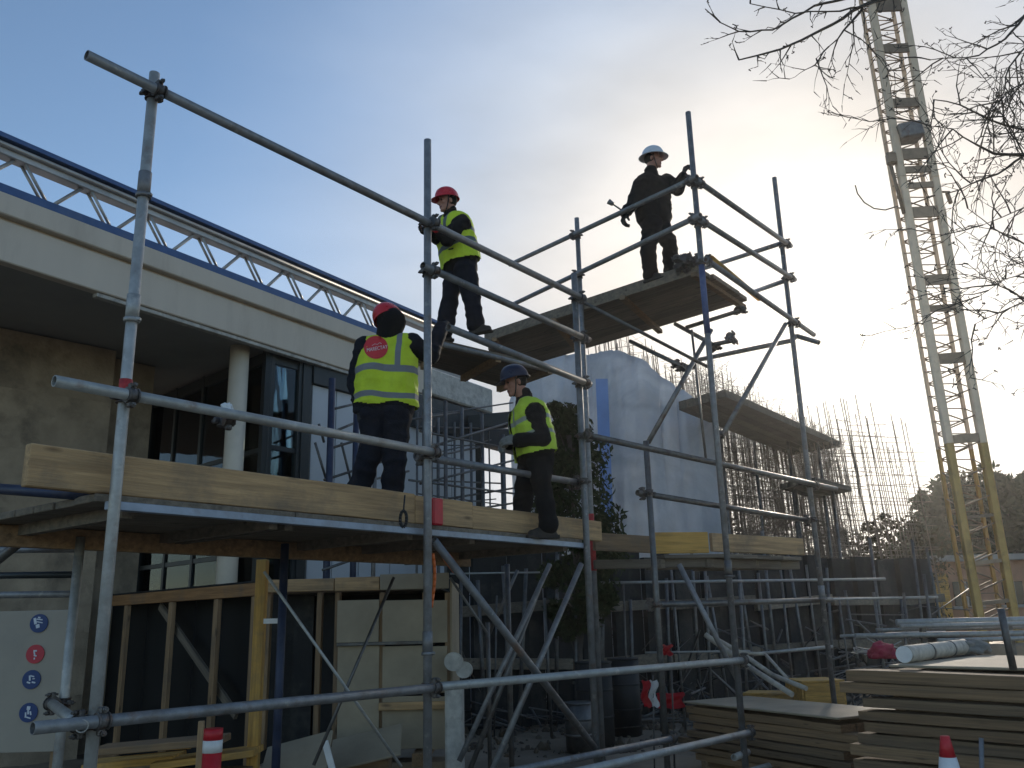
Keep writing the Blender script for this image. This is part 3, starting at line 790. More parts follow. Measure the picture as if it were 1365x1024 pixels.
# ------------------------------------------------------------------ dark retaining wall with piles behind the scaffold
def retaining_wall():
    a, b = gp(600, 13.6), gp(1226, 19.0)
    t = thing('retaining_wall', (a + b) / 2, 'dark retaining wall of sheet piling and boards below the rebar', 'wall')
    n = 34; d = (b - a) / n; nr = Vector((d.y, -d.x, 0)).normalized()
    for i in range(n):
        h = 2.6 + random.uniform(-.05, .05)
        bm = bmesh.new(); o = nr * (.10 if i % 2 else 0)
        w = d.normalized()
        p0 = a + d * i + w * .01 + o; p1 = a + d * (i + 1) - w * .01 + o
        add_poly(bm, [p0, p1, p1 - nr * .12, p0 - nr * .12], UZ * h); build('sheet_pile', bm, M['pile_dark'], t)
    for z in (.9, 1.75):
        for i in range(0, n, 6):
            bm = bmesh.new(); beam(bm, a + d * i + nr * .3 + UZ * (z + random.uniform(-.08, .08)), a + d * min(n, i + 5.9) + nr * .3 + UZ * (z + random.uniform(-.08, .08)), .10, .16); build('waler', bm, M['timber_grey'], t)
    for i in range(1, n, 2):
        p = a + d * (i + random.uniform(-.4, .4)) + nr * .45; bm = bmesh.new()
        add_tube(bm, p, p + Vector((random.uniform(-.2, .2), .1, random.uniform(1.7, 3.2))), .03, n=6); build('post', bm, M['galv_dark'], t)


retaining_wall()


def rubble_field():
    bm = bmesh.new(); rnd = random.Random(5)
    for _ in range(1100):
        px = rnd.uniform(600, 1240); y = rnd.uniform(11.2, 18.5); p = gp(px, y); s = rnd.choice((.015, .02, .03, .03, .05, .07)) * rnd.uniform(.7, 1.5)
        k = max(0, (y - 14) / 4); hgt = ground_z(p.x, p.y) + rnd.random() * k * .8
        r = bmesh.ops.create_icosphere(bm, subdivisions=1, radius=s)
        e = Euler((rnd.random() * 6, rnd.random() * 6, rnd.random() * 6)).to_matrix(); sc_ = (rnd.uniform(.6, 1.6), rnd.uniform(.6, 1.3), rnd.uniform(.4, .9))
        for v in r['verts']:
            q = v.co * (1 + .5 * noise.noise(v.co * 9 + p)); v.co = p + UZ * (hgt + s * .2) + e @ Vector((q.x * sc_[0], q.y * sc_[1], q.z * sc_[2]))
    tag(build('rubble', bm, M['rubble']), 'broken stones and rubble strewn over the dirt', 'rubble', None, 'stuff')
    bm = bmesh.new()
    for _ in range(420):
        px = rnd.uniform(600, 1230); y = rnd.uniform(13, 18); p = gp(px, y); p.z = ground_z(p.x, p.y) + rnd.random() ** 2 * 1.6 * (y - 12.5) / 4
        d = Vector((rnd.gauss(0, 1), rnd.gauss(0, .6), rnd.gauss(0, .35))).normalized() * rnd.uniform(.25, 1.3)
        add_tube(bm, p, p + d, rnd.choice((.008, .012, .02)), n=4, cap=False)
    tag(build('scrap_bars', bm, M['galv_dark']), 'heap of scrap bars and wire along the foot of the retaining wall', 'scrap', None, 'stuff')


rubble_field()

# ------------------------------------------------------------------ trees
def leaf_cloud(bm, n, sampler, size, rnd):
    for _ in range(n):
        p, nrm2 = sampler(rnd)
        d = Vector((rnd.gauss(0, 1), rnd.gauss(0, 1), rnd.gauss(0, 1))).normalized(); d = (d + nrm2 * .6).normalized()
        m = frame(d, Vector((rnd.gauss(0, 1), rnd.gauss(0, 1), rnd.gauss(0, 1)))); s = size * rnd.uniform(.6, 1.5)
        vs = [bm.verts.new(p + m @ Vector(c)) for c in ((-s * .5, 0, 0), (0, -s * .22, s * .05), (s * .6, 0, 0), (0, s * .22, s * .05))]
        bm.faces.new(vs)


def leafy_tree(name, label, base, h, width, nleaf, leaf, mt, seed, crown_from=.15, conifer=False, cat='tree', group=None, clumps=26):
    rnd = random.Random(seed)
    t = thing(name, base, label, cat, group)
    bm = bmesh.new(); p = base.copy(); prev = p
    for k in range(1, 7):
        q = base + Vector((.05 * h * noise.noise(Vector((seed, k, 0))), .04 * h * noise.noise(Vector((k, seed, 4))), h * .92 * k / 6))
        add_tube(bm, prev, q, max(.012, .035 * width * (1 - (k - 1) / 6.3)) + .01, max(.01, .035 * width * (1 - k / 6.3)) + .01, n=8, cap=False); prev = q
    cl = []
    for k in range(clumps):
        q = crown_from + (1 - crown_from) * (k + rnd.random()) / clumps
        rad = width / 2 * ((1 - q) ** .75 + .10 if conifer else math.sin(math.pi * min(1, (q - crown_from * .7) / (1.06 - crown_from * .7))) ** .6)
        a = rnd.random() * 6.28; rr = rad * rnd.uniform(.3, .9)
        c = base + Vector((math.cos(a) * rr, math.sin(a) * rr, h * q)); cl.append((c, (rad * .42 + .06 * width) * rnd.uniform(.7, 1.3)))
        add_tube(bm, base + UZ * (h * max(.05, q - .12)), c, .014 * width, .005, n=5, cap=False)
    build('trunk', bm, M['bark'], t)

    def samp(r):
        c, s = cl[r.randrange(len(cl))]
        d = Vector((r.gauss(0, 1), r.gauss(0, 1), r.gauss(0, 1))).normalized()
        return c + Vector((d.x, d.y, d.z * (.55 if conifer else .8))) * s * r.random() ** .4, d
    bm = bmesh.new(); leaf_cloud(bm, nleaf, samp, leaf, rnd); build('crown', bm, M[mt], t)
    return t


b = gp(765, 12.9); leafy_tree('evergreen_tree', 'slim dark evergreen tree between the wrapped tower and the scaffold', b, PY(760, 540, 12.9).z, 1.25, 11000, .10, 'leaf_dark', 3, .3, clumps=46)
for px, y, top, w, sd, con in ((1262, 46, 668, 5.5, 21, False), (1300, 44, 640, 6.0, 22, False), (1345, 43, 637, 5.0, 23, True), (1392, 43, 630, 5.0, 24, True), (1330, 50, 655, 7, 25, False), (1250, 52, 692, 6, 26, False)):
    b = gp(px, y); labels = {21: 'dark rounded tree at the end of the tree line nearest the rebar', 22: 'broad dark tree rising behind the crane foot', 23: 'pointed dark conifer standing on the far side of the crane mast',
                             24: 'tall pointed conifer at the far end of the tree line', 25: 'wide dark tree set back behind the other trees', 26: 'low dark tree tapering down to the rebar cage'}
    leafy_tree('evergreen_tree', labels[sd], b, PY(px, top, y).z, w, 5200, .42, 'leaf_far', sd, .05, con, group='tree line behind the site')
for i, (px, y, top, w, lab) in enumerate(((1110, 27, 700, 2.6, 'ragged dry bush growing behind the middle of the rebar'), (1165, 26, 690, 1.8, 'thin dry bush behind the open rebar cage'), (1215, 27, 700, 2.2, 'dry bush beside the tree line at the rebar edge'),
                                          (1010, 29, 690, 3.2, 'wide scrubby bush behind the dense rebar cage'))):
    b = gp(px, y); leafy_tree('scrub_bush', lab, b, PY(px, top, y).z, w, 1500, .16, 'leaf_dry', 40 + i, .2, cat='bush', group='scrub behind the rebar', clumps=16)


def bare_tree():
    rnd = random.Random(4)
    base = Vector((7.2, 7.9, 0)); t = thing('bare_tree', base, 'leafless tree reaching its twiggy branches in beside the crane', 'tree')
    bm = bmesh.new(); pts = [base, Vector((7.0, 7.7, 2.5)), Vector((6.7, 7.5, 5.0)), Vector((6.3, 7.4, 7.2)), Vector((5.6, 7.3, 9.3)), Vector((5.2, 7.2, 11))]
    rs = [.24, .2, .17, .13, .09, .04]
    for i in range(5): add_tube(bm, pts[i], pts[i + 1], rs[i], rs[i + 1], n=10, cap=False)
    build('trunk', bm, M['bark'], t)

    def wig(bm, a, d, L, r, depth):
        """one wandering branch with side twigs"""
        n = max(2, int(L / .09)); p = a; d = d.normalized()
        for i in range(n):
            d = (d + Vector((rnd.gauss(0, .13), rnd.gauss(0, .13), rnd.gauss(-.015, .13)))).normalized(); q = p + d * (L / n)
            r0, r1 = r * (1 - .75 * i / n), r * (1 - .75 * (i + 1) / n); add_tube(bm, p, q, r0, r1, n=4, cap=False)
            if depth > 0 and rnd.random() < .85:
                s = Vector((rnd.gauss(0, 1), rnd.gauss(0, .7), rnd.gauss(-.1, .8))).normalized()
                wig(bm, q, (d * .9 + s * .75), L * rnd.uniform(.22, .5), max(.0045, r1 * .62), depth - 1)
            p = q
        if depth == 0 and rnd.random() < .25:
            for _ in range(3):
                e = p + Vector((rnd.gauss(0, .012), rnd.gauss(0, .012), rnd.gauss(0, .012))); add_tube(bm, p, e, .004, .006, n=4)

    def limb(px, y0, y1, r0, dens, side, start=None, tw=.85):
        P = [PY(x, y, y0 + (y1 - y0) * i / (len(px) - 1)) for i, (x, y) in enumerate(px)]
        if start is not None: P.insert(0, start)
        bm = bmesh.new(); m = len(P) - 1; tot = sum((P[i + 1] - P[i]).length for i in range(m)); acc = 0
        for i in range(m):
            a, b = P[i], P[i + 1]; k = max(1, int((b - a).length / .12)); prev = a
            for j in range(1, k + 1):
                c = a.lerp(b, j / k) + Vector((rnd.gauss(0, .006), rnd.gauss(0, .006), rnd.gauss(0, .006))) * (j < k)
                f0 = acc / tot; acc += (b - a).length / k; f1 = acc / tot
                add_tube(bm, prev, c, r0 * (1 - .85 * f0), r0 * (1 - .85 * f1), n=6, cap=False)
                if f1 > .10 and rnd.random() < min(1, dens * 1.35):
                    dd = (b - a).normalized(); s = Vector((rnd.gauss(0, .8), rnd.gauss(0, .6), rnd.gauss(-.25, .8))).normalized()
                    wig(bm, c, dd * .8 + s * .8 + UZ * side, rnd.uniform(.3 * tw, tw), max(.008, r0 * (1 - .85 * f1) * .5), 2)
                prev = c
        build('branch', bm, M['bark'], t)
    limb([(1300, -70), (1215, -20), (1150, 8), (1095, 40), (1040, 66), (1010, 74), (985, 80)], 7.2, 6.8, .042, .8, -.05, pts[3], .30)
    limb([(1250, -60), (1140, -5), (1085, 8), (1030, 40), (985, 42), (960, 30), (940, 12)], 7.2, 6.6, .03, .55, -.05, pts[3], .30)
    limb([(1400, -10), (1365, 22), (1340, 52), (1305, 74), (1240, 80)], 7.4, 7.0, .024, .55, 0, pts[3])
    limb([(1450, 200), (1390, 178), (1360, 172), (1320, 160), (1280, 140), (1245, 133)], 7.5, 7.0, .03, .6, 0, pts[2])
    limb([(1440, 190), (1365, 208), (1330, 232), (1295, 245), (1262, 258)], 7.4, 7.1, .03, .55, 0, pts[2])
    limb([(1365, 206), (1325, 205), (1300, 192), (1270, 172), (1240, 168)], 7.3, 7.1, .016, .6, 0)
    limb([(1460, 330), (1400, 345), (1360, 322), (1325, 305), (1290, 278)], 7.4, 7.1, .022, .55, 0, pts[2])
    limb([(1450, 430), (1395, 395), (1365, 402), (1330, 418), (1300, 432)], 7.4, 7.1, .022, .5, 0, pts[1])
    limb([(1450, 420), (1365, 398), (1325, 378), (1290, 352), (1278, 352)], 7.4, 7.2, .018, .5, 0, pts[1])
    limb([(1430, 90), (1375, 105), (1340, 125), (1320, 150)], 7.4, 7.1, .02, .7, 0, pts[3])
    limb([(1330, -80), (1240, -30), (1180, 0), (1120, 15), (1060, 18), (1000, 5)], 7.2, 6.7, .026, .9, -.1, pts[3], .30)
    limb([(1150, 12), (1125, 40), (1105, 62), (1088, 78)], 7.0, 6.9, .014, .9, -.1)
    limb([(1440, 60), (1370, 60), (1345, 90), (1335, 130), (1340, 170)], 7.4, 7.1, .018, .9, 0, pts[3])
    limb([(1450, 380), (1380, 360), (1340, 372), (1305, 395)], 7.4, 7.1, .018, .9, 0, pts[1])
    limb([(1430, 270), (1370, 275), (1335, 290), (1310, 300)], 7.4, 7.1, .018, .7, 0, pts[2])


bare_tree()

# ------------------------------------------------------------------ crane mast
def crane():
    Yc = 20.0
    a0, b0 = PY(1312, 860, Yc), PY(1357, 850, Yc)
    a1, b1 = PY(1157, -20, Yc - .2), PY(1199, -20, Yc - .2)
    gl = Vector((a0.x, a0.y, 0))
    da, db = (a1 - a0), (b1 - b0)
    A0 = a0 - da * (a0.z / da.z); B0 = b0 - db * (b0.z / db.z)
    A1, B1 = a0 + da * 1.10, b0 + db * 1.10
    t = thing('crane_mast', (A0 + B0) / 2, 'tall yellow lattice crane mast leaning slightly above the site', 'crane')
    back = Vector((.12, .78, 0))

    def mast(q, side, bk=False):
        p = A0.lerp(A1, q) if side == 0 else B0.lerp(B1, q)
        return p + back if bk else p
    for side in (0, 1):
        for bk in (False, True):
            r = .078 if not bk else .032
            for q0, q1, mt in ((0, .27, 'crane'), (.271, .62, 'crane_glare_tan'), (.621, 1, 'crane_glare_tan')):      # mast sections bolted end to end; upper tan paints in the glare
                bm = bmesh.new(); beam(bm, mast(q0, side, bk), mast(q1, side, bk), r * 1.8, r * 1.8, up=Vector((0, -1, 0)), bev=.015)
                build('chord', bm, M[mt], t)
    n = 62; H = (A1 - A0).length
    for i in range(n):
        q0, q1 = i / n, (i + 1) / n
        for (s0, k0, s1, k1) in ((0, True, 1, True), (0, False, 1, False)):
            if not k0 and i % 2: continue
            bm = bmesh.new(); sl_, sr = (s0, s1) if i % 2 == 0 else (s1, s0)
            add_tube(bm, mast(q0, sl_, k0), mast(q1, sr, k1), .019, n=5); build('brace', bm, M['crane_dark'], t)
        bm = bmesh.new(); add_tube(bm, mast(q0, i % 2, False), mast(q1, i % 2, True), .016, n=5); build('brace', bm, M['crane_dark'], t)
        bm = bmesh.new(); add_tube(bm, mast(q0, 0, True), mast(q0, 1, True), .016, n=5); build('brace', bm, M['crane_dark'], t)
    for y, h in ((6, .5), (62, .36), (135, .36), (203, .42), (225, .26), (246, .22), (280, .40), (372, .36), (408, .22), (475, .36), (582, .28), (688, .10), (748, .12), (800, .12)):
        # cross plates between the chords at the rows seen in the photograph
        q = 0
        for k in range(400):
            if pix(A0.lerp(A1, k / 400))[1] < y + 5: q = k / 400; break
        bm = bmesh.new(); a, b = mast(q, 0), mast(q, 1)
        beam(bm, a + Vector((.08, -.03, 0)), b + Vector((-.08, -.03, .05)), .06, h * .72, up=(A1 - A0).normalized()); build('cross_plate', bm, M['crane_dark'], t)
    # winch box, hose and brackets
    bm = bmesh.new(); p = PY(1210, 178, Yc - .1); add_box(bm, p, (.62, .5, .42), Euler((0, R_(-9), 0)).to_matrix(), .04); build('winch_box', bm, M['galv_dark'], t)
    bm = bmesh.new(); pr = [(1140, 247), (1143, 258), (1152, 270), (1165, 278), (1180, 280), (1197, 275)]
    for (x0, y0), (x1, y1) in zip(pr[:-1], pr[1:]): add_tube(bm, PY(x0, y0, Yc - .3), PY(x1, y1, Yc - .3), .018, n=6)
    build('hose', bm, M['black'], t)
    bm = bmesh.new(); add_tube(bm, PY(1183, 204, Yc - .1), PY(1205, 285, Yc - .1), .045, n=8); add_box(bm, PY(1188, 212, Yc - .15), (.22, .2, .3), None, .03); build('bracket', bm, M['crane_dark'], t)
    bm = bmesh.new(); add_tube(bm, PY(1252, 256, Yc), PY(1266, 256, Yc), .03, n=6); add_box(bm, PY(1265, 264, Yc), (.09, .09, .32), Euler((0, R_(-9), 0)).to_matrix(), .02); build('bracket', bm, M['crane_dark'], t)
    bm = bmesh.new(); add_box(bm, Vector(((A0 + B0) / 2)) + Vector((.05, .4, .35)), (1.5, 1.6, .9), None, .05); build('base_block', bm, M['crane_dark'], t)


crane()

# ------------------------------------------------------------------ far hut behind the crane
def hut():
    y = 31; t = thing('site_hut', gp(1300, y), 'low orange brick hut with grey roof behind the crane foot', 'hut')
    x0, x1 = gp(1236, y).x, gp(1420, y).x; zt = PY(1300, 748, y).z
    bm = bmesh.new(); add_box(bm, Vector(((x0 + x1) / 2, y + 2.2, zt / 2)), (x1 - x0, 4.4, zt), None, .02); build('wall', bm, M['orange_wall'], t)
    bm = bmesh.new(); beam(bm, Vector((x0 - .3, y + 2.1, zt + .1)), Vector((x1 + .3, y + 2.1, zt + .1)), 5.0, .2); build('roof', bm, M['grey_roof'], t)
    for a, b, c, d in ((1274, 1300, 775, 808), (1340, 1362, 775, 806)):
        p, q = PY(a, d, y - .02), PY(b, c, y - .02); bm = bmesh.new(); add_box(bm, (p + q) / 2, (q.x - p.x, .08, q.z - p.z), None, .01); w = build('window', bm, M['glass_far'], t)
        bm = bmesh.new(); add_box(bm, Vector(((p.x + q.x) / 2, y - .09, (p.z + q.z) / 2)), (.06, .05, q.z - p.z), None, .004); build('mullion', bm, M['grey_roof'], w)
        bm = bmesh.new(); add_box(bm, Vector(((p.x + q.x) / 2, y - .1, p.z - .06)), (q.x - p.x + .3, .16, .10), None, .01); build('sill', bm, M['grey_roof'], w)
    bm = bmesh.new(); p, q = PY(1243, 840, y - .15), PY(1262, 765, y - .15); add_box(bm, (p + q) / 2, (.7, .25, q.z - p.z), None, .03); build('pier', bm, M['timber_yellow'], t)


hut()

# ================================================================== MAIN SCAFFOLD
TR = 0.030                                     # tube radius
def pole_xy(px, py, y):
    p = PY(px, py, y); return Vector((p.x, p.y, 0))


P1, P2, P3 = pole_xy(138, 830, 4.5), pole_xy(570, 830, 6.3), pole_xy(787, 830, 8.0)
P4, P5 = pole_xy(977, 830, 8.4), pole_xy(1100, 830, 10.4)
P6, P7 = pole_xy(795, 830, 10.2), pole_xy(877, 830, 8.75)
P1R, P2R = pole_xy(96, 830, 5.75), pole_xy(570.5, 830, 7.72)
UA = (P3 - P1).normalized(); VA = Vector((-UA.y, UA.x, 0))         # along the front, and away from the camera
scaf = thing('tube_scaffold', (P2 + P3) / 2, 'grey steel tube and coupler scaffold with timber decks that carries the workers', 'scaffold')


def tube(name, a, b, mt='galv', r=TR, parent=None, hollow=True):
    """part mesh with its origin at a and local X along the tube"""
    d = b - a; L = d.length; bm = bmesh.new()
    add_tube(bm, Vector((0, 0, 0)), Vector((L, 0, 0)), r, n=16 if r > .02 else 8, hollow=.005 if hollow else 0)
    z = frame(d); x = d.normalized(); rot = Matrix((x, z.col[0], x.cross(z.col[0]))).transposed().to_4x4(); rot.translation = a
    me = tomesh(bm, name, M[mt])
    return inst(name, me, rot, parent if parent is not None else scaf)


def coupler_mesh():
    bm = bmesh.new(); Z = Vector((0, 0, 1)); X = Vector((1, 0, 0)); Y = Vector((0, 1, 0)); o = 2 * TR + .012
    for c, ax in ((Vector((0, 0, 0)), Z), (Y * o, X)):
        add_tube(bm, c - ax * .026, c + ax * .026, TR + .009, n=14)
        add_tube(bm, c - ax * .030, c - ax * .022, TR + .013, n=14); add_tube(bm, c + ax * .022, c + ax * .030, TR + .013, n=14)
    add_box(bm, Y * (o / 2), (.05, .03, .05), None, .006)
    # flap lugs, bolts and nuts
    for s in (1, -1):
        add_box(bm, Vector((s * (TR + .020), -.004, 0)), (.034, .030, .036), None, .006)
        add_tube(bm, Vector((s * (TR + .024), -.045, 0)), Vector((s * (TR + .024), .034, 0)), .0075, n=6)
        add_tube(bm, Vector((s * (TR + .024), -.032, 0)), Vector((s * (TR + .024), -.018, 0)), .014, n=6)
        add_box(bm, Vector((0, o - .002, s * (TR + .020))), (.036, .030, .034), None, .006)
        add_tube(bm, Vector((0, o - .03, s * (TR + .024))), Vector((0, o + .045, s * (TR + .024))), .0075, n=6)
        add_tube(bm, Vector((0, o + .018, s * (TR + .024))), Vector((0, o + .032, s * (TR + .024))), .014, n=6)
    return tomesh(bm, 'coupler', M['coupler'])


COUP = coupler_mesh()
OFF = 2 * TR + .012


def couple(post, z, d, off, parent):
    """clamp on the post at height z holding a tube of direction d that passes on the side off"""
    m = Matrix.Identity(4); zz = UZ; y = (off - zz * off.dot(zz)).normalized(); x = y.cross(zz)
    if x.dot(d) < 0: pass
    m = Matrix((x, y, zz)).transposed().to_4x4(); m.translation = Vector((post.x, post.y, z))
    o = inst('coupler', COUP, m, parent); return o


def rail(name, a_post, za, b_post, zb, ea=.25, eb=.25, side=None, mt='galv', couplers=(True, True), extra=()):
    """horizontal tube clamped to two posts, overrunning by ea and eb"""
    side = side if side is not None else -VA
    A = Vector((a_post.x, a_post.y, za)) + side * OFF; B = Vector((b_post.x, b_post.y, zb)) + side * OFF
    d = (B - A).normalized(); t = tube(name, A - d * ea, B + d * eb, mt)
    if couplers[0]: couple(a_post, za, d, side, t)
    if couplers[1]: couple(b_post, zb, d, side, t)
    for p in extra:
        q = (Vector((p.x, p.y, 0)) - Vector((A.x, A.y, 0))).dot(Vector((d.x, d.y, 0)).normalized()) / Vector((B.x - A.x, B.y - A.y, 0)).length
        couple(p, za + (zb - za) * q, d, side, t)
    return t


def post(p, py_top, mt='galv', z0=-.01, ztop=None, r=TR):
    z = ztop if ztop is not None else zat(p.x, p.y, py_top)
    t = tube('standard', Vector((p.x, p.y, z0)), Vector((p.x, p.y, z)), mt, r)
    bm = bmesh.new(); add_box(bm, Vector((p.x, p.y, .004)), (.15, .15, .008), None, .001); add_tube(bm, Vector((p.x, p.y, .008)), Vector((p.x, p.y, .09)), r + .006, n=12); build('base_plate', bm, M['coupler'], t)
    return t


s1 = post(P1, 98, 'galv_pale'); s2 = post(P2, 187); s3 = post(P3, 365); s4 = post(P4, 150); s5 = post(P5, 237)
s6 = post(P6, 291); s7 = post(P7, 588, 'galv_dark'); s1r = post(P1R, 716, 'galv_pale'); s2r = post(P2R, 0, ztop=5.05)
# joint sleeves on the standards
for p, s, z, mt in ((P1, s1, 3.30, 'galv_pale'), (P1, s1, 4.05, 'galv'), (P2, s2, 1.45, 'galv'), (P4, s4, 2.0, 'galv_dark'), (P5, s5, 1.8, 'galv')):
    bm = bmesh.new(); add_tube(bm, Vector((p.x, p.y, z - .075)), Vector((p.x, p.y, z + .075)), TR + .006, n=16); add_tube(bm, Vector((p.x, p.y, z - .085)), Vector((p.x, p.y, z - .062)), TR + .013, n=16)
    add_box(bm, Vector((p.x + TR + .008, p.y - .01, z - .07)), (.03, .03, .02), None, .004); build('joint_sleeve', bm, M[mt], s)
bm = bmesh.new(); add_tube(bm, Vector((P1.x, P1.y, 2.80)), Vector((P1.x, P1.y, 2.89)), TR + .004, n=16); build('red_tape', bm, M['redtape'], s1)
bm = bmesh.new(); add_tube(bm, Vector((P6.x, P6.y, 2.1)), Vector((P6.x, P6.y, 2.75)), TR + .003, n=16); build('red_tape', bm, M['redtape'], s6)
za4, zb4 = zat(P4.x, P4.y, 445), zat(P4.x, P4.y, 352)
bm = bmesh.new(); add_tube(bm, Vector((P4.x, P4.y, za4)), Vector((P4.x, P4.y, zb4)), TR + .002, n=16); build('blue_paint', bm, M['blue_steel'], s4)

zr = 4.60
E1 = rail('guard_rail', P1, zr + .03, P3, zr - .01, .43, .06, -VA, 'galv', extra=(P2,))           # long top rail
rail('guard_rail', P2, zat(P2.x, P2.y, 364), P3, zat(P3.x, P3.y, 452), .13, .10, -VA)
rail('ledger', P2, zat(P2.x, P2.y, 432), P3, zat(P3.x, P3.y, 512), -.16, .08, -VA, 'galv', (False, True))
rail('guard_rail', P1, 2.79, P2, 2.78, .40, .05, -VA, 'galv_pale')
rail('guard_rail', P2, zat(P2.x, P2.y, 607), P3, zat(P3.x, P3.y, 642), .05, .1, VA, 'galv')
rail('ledger', P1, 1.17, P2, 1.155, .32, .06, -VA, 'galv')
P4f = P4
A = Vector((P2.x, P2.y, 1.16)) - VA * OFF
t = tube('ledger', A, Vector((P4.x, P4.y, zat(P4.x, P4.y, 880))) - VA * OFF, 'galv_pale'); couple(P4, zat(P4.x, P4.y, 880), UA, -VA, t)
# low rails that run off towards the viewer's left
zl = zat(P7.x, P7.y, 984); q = PZ(655, 1034, zl); tube('ledger', q, Vector((P7.x, P7.y, zl)) - VA * OFF, 'galv'); couple(P7, zl, UA, -VA, s7)
zl = zat(P4.x, P4.y, 976); q = PZ(700, 1045, zl); tube('ledger', q, Vector((P4.x, P4.y, zl)) - VA * OFF, 'galv_pale'); couple(P4, zl, UA, -VA, s4)
zl = zat(P5.x, P5.y, 991); q = PZ(960, 1040, zl); tube('ledger', q, Vector((P5.x, P5.y, zl)) - VA * OFF, 'galv_pale'); couple(P5, zl, UA, -VA, s5)
tube('ledger', Vector((P4.x - .12, P4.y - .1, .36)), Vector((P4.x + .06, P4.y + .12, .37)), 'galv_pale')
# middle rails of the right hand bays
z3, z5 = zat(P3.x, P3.y, 582), zat(P5.x, P5.y, 647)
rail('guard_rail', P3, z3, P5, z5, .05, .45, -VA, 'galv_dark', extra=())
rail('guard_rail', P7, zat(P7.x, P7.y, 657), P5, zat(P5.x, P5.y, 693), .08, .05, VA, 'galv_dark')
rail('ledger', P7, zat(P7.x, P7.y, 806), P5, zat(P5.x, P5.y, 800), .02, .3, VA, 'galv_dark', (True, False))
# upper right tower: rails P6 - P4 and P4 - P5
DB = (P6 - P4).normalized(); NB = Vector((DB.y, -DB.x, 0)) * -1
if NB.y > 0: NB = -NB
for y4, y6, ext in ((243, 315, 1.55), (294, 368, 1.55)):
    rail('guard_rail', P4, zat(P4.x, P4.y, y4), P6, zat(P6.x, P6.y, y6), .12, ext, NB)
D45 = (P5 - P4).normalized(); N45 = Vector((D45.y, -D45.x, 0))
for y4, y5 in ((247, 327), (299, 372)):
    rail('guard_rail', P4, zat(P4.x, P4.y, y4), P5, zat(P5.x, P5.y, y5), .1, .12, N45)
rail('transom', P4, zat(P4.x, P4.y, 350), P5, zat(P5.x, P5.y, 432), .05, .62, N45, 'galv')
tube('transom', Vector((P4.x, P4.y, zat(P4.x, P4.y, 343))) + N45 * .07 + D45 * .1, PY(1012, 398, 9.55), 'timber_yellow', TR * 1.1)
# returns from P5 backwards
for y5, xe, ye in ((322, 935, 357), (372, 1003, 388)):
    a = Vector((P5.x, P5.y, zat(P5.x, P5.y, y5))); b = PY(xe, ye, P5.y + 1.5); d = (b - a).normalized(); tube('guard_rail', a - d * .1 + Vector((0, .07, 0)), b + Vector((0, .07, 0)), 'galv')
a = Vector((P5.x, P5.y, zat(P5.x, P5.y, 452))) + Vector((0, .07, 0)); tube('ledger', PY(930, 480, 11.2), a, 'galv'); tube('ledger', a, PY(1062, 448, 10.5), 'galv'); tube('ledger', PY(1062, 448, 10.5), PY(1092, 457, 10.3), 'galv')
# loose struts under the upper deck
for x0, y0, ya, x1, y1, yb in ((900, 432, 10.2, 955, 462, 9.6), (914, 437, 10.2, 990, 413, 10.0), (948, 460, 9.6, 978, 454, 9.4), (925, 490, 9.6, 905, 487, 10), (840, 455, 10.4, 912, 490, 9.6)):
    b = PY(x1, y1, yb); t = tube('strut', PY(x0, y0, ya), b, 'galv_dark', TR * .85)
    m = Matrix.Translation(b) @ Euler((random.random(), random.random(), random.random())).to_matrix().to_4x4(); inst('coupler', COUP, m, t)
# diagonals
def brace(x0, y0, ya, x1, y1, yb, mt='galv', r=TR):
    return tube('brace', PY(x0, y0, ya), PY(x1, y1, yb), mt, r)


brace(864, 590, 8.78, 948, 440, 9.2, 'galv_dark', .026); brace(962, 582, 8.5, 1047, 432, 10.3, 'galv_dark', .026)
tube('strut', PY(768, 398, 7.95), PY(947, 491, 8.5), 'galv_dark', .018)
tube('hanger', PY(922, 440, 9.3), PY(941, 612, 9.1), 'galv_dark', .014)
brace(578, 720, 6.42, 792, 996, 7.95, 'galv'); bm = bmesh.new()
a, b = PY(595, 742, 6.55), PY(608, 760, 6.65); add_tube(bm, a, b, TR + .003, n=14); build('orange_paint', bm, M['orange'], scaf)
brace(733, 752, 8.6, 612, 1015, 8.2, 'galv', .024); brace(722, 775, 8.9, 625, 1030, 8.5, 'galv_dark', .024); brace(775, 752, 8.5, 655, 1030, 7.8, 'galv', .026)
brace(905, 752, 8.6, 985, 910, 8.55, 'galv', .026); brace(690, 760, 9.4, 650, 850, 9.4, 'galv_dark', .018)
brace(352, 762, 6.0, 535, 1022, 6.5, 'galv_pale', .011); brace(525, 770, 7.2, 418, 1020, 6.7, 'galv_dark', .013); brace(600, 770, 8.3, 650, 845, 8.3, 'galv', .012)
for x, y0, y1, d, r, mt in ((676, 752, 1010, 8.9, .026, 'galv_dark'), (650, 830, 985, 9.2, .022, 'galv_dark'), (380, 725, 1030, 6.9, .032, 'navy_steel')):
    a = PY(x, y0, d); tube('standard', Vector((a.x, a.y, 0)), a, mt, r)
# left hand end: rear tubes and rungs behind the first standard
tube('ledger', PY(-40, 649, 4.9), PY(128, 661, 4.6), 'navy_steel')
for y, mt in ((732, 'galv'), (766, 'frame_dark'), (792, 'galv')):
    p = Vector((P1R.x, P1R.y, zat(P1R.x, P1R.y, y))); tube('rung', PY(-60, y + 2, 5.9), p, mt, .022)
brace(-20, 760, 5.6, 46, 708, 5.6, 'galv_dark', .03)
z = zat(P1R.x, P1R.y, 962); rail('transom', P1, 1.16, P1R, 1.16, .1, .12, -UA, 'galv_pale')

# ---------------------------------------------------------------- lower deck
ZD = 2.24
FL, FR = P1 - UA * .02 + VA * .10, P3 + VA * .10
def apt(s, v, z): return Vector((P1.x, P1.y, 0)) + UA * s + VA * v + UZ * z


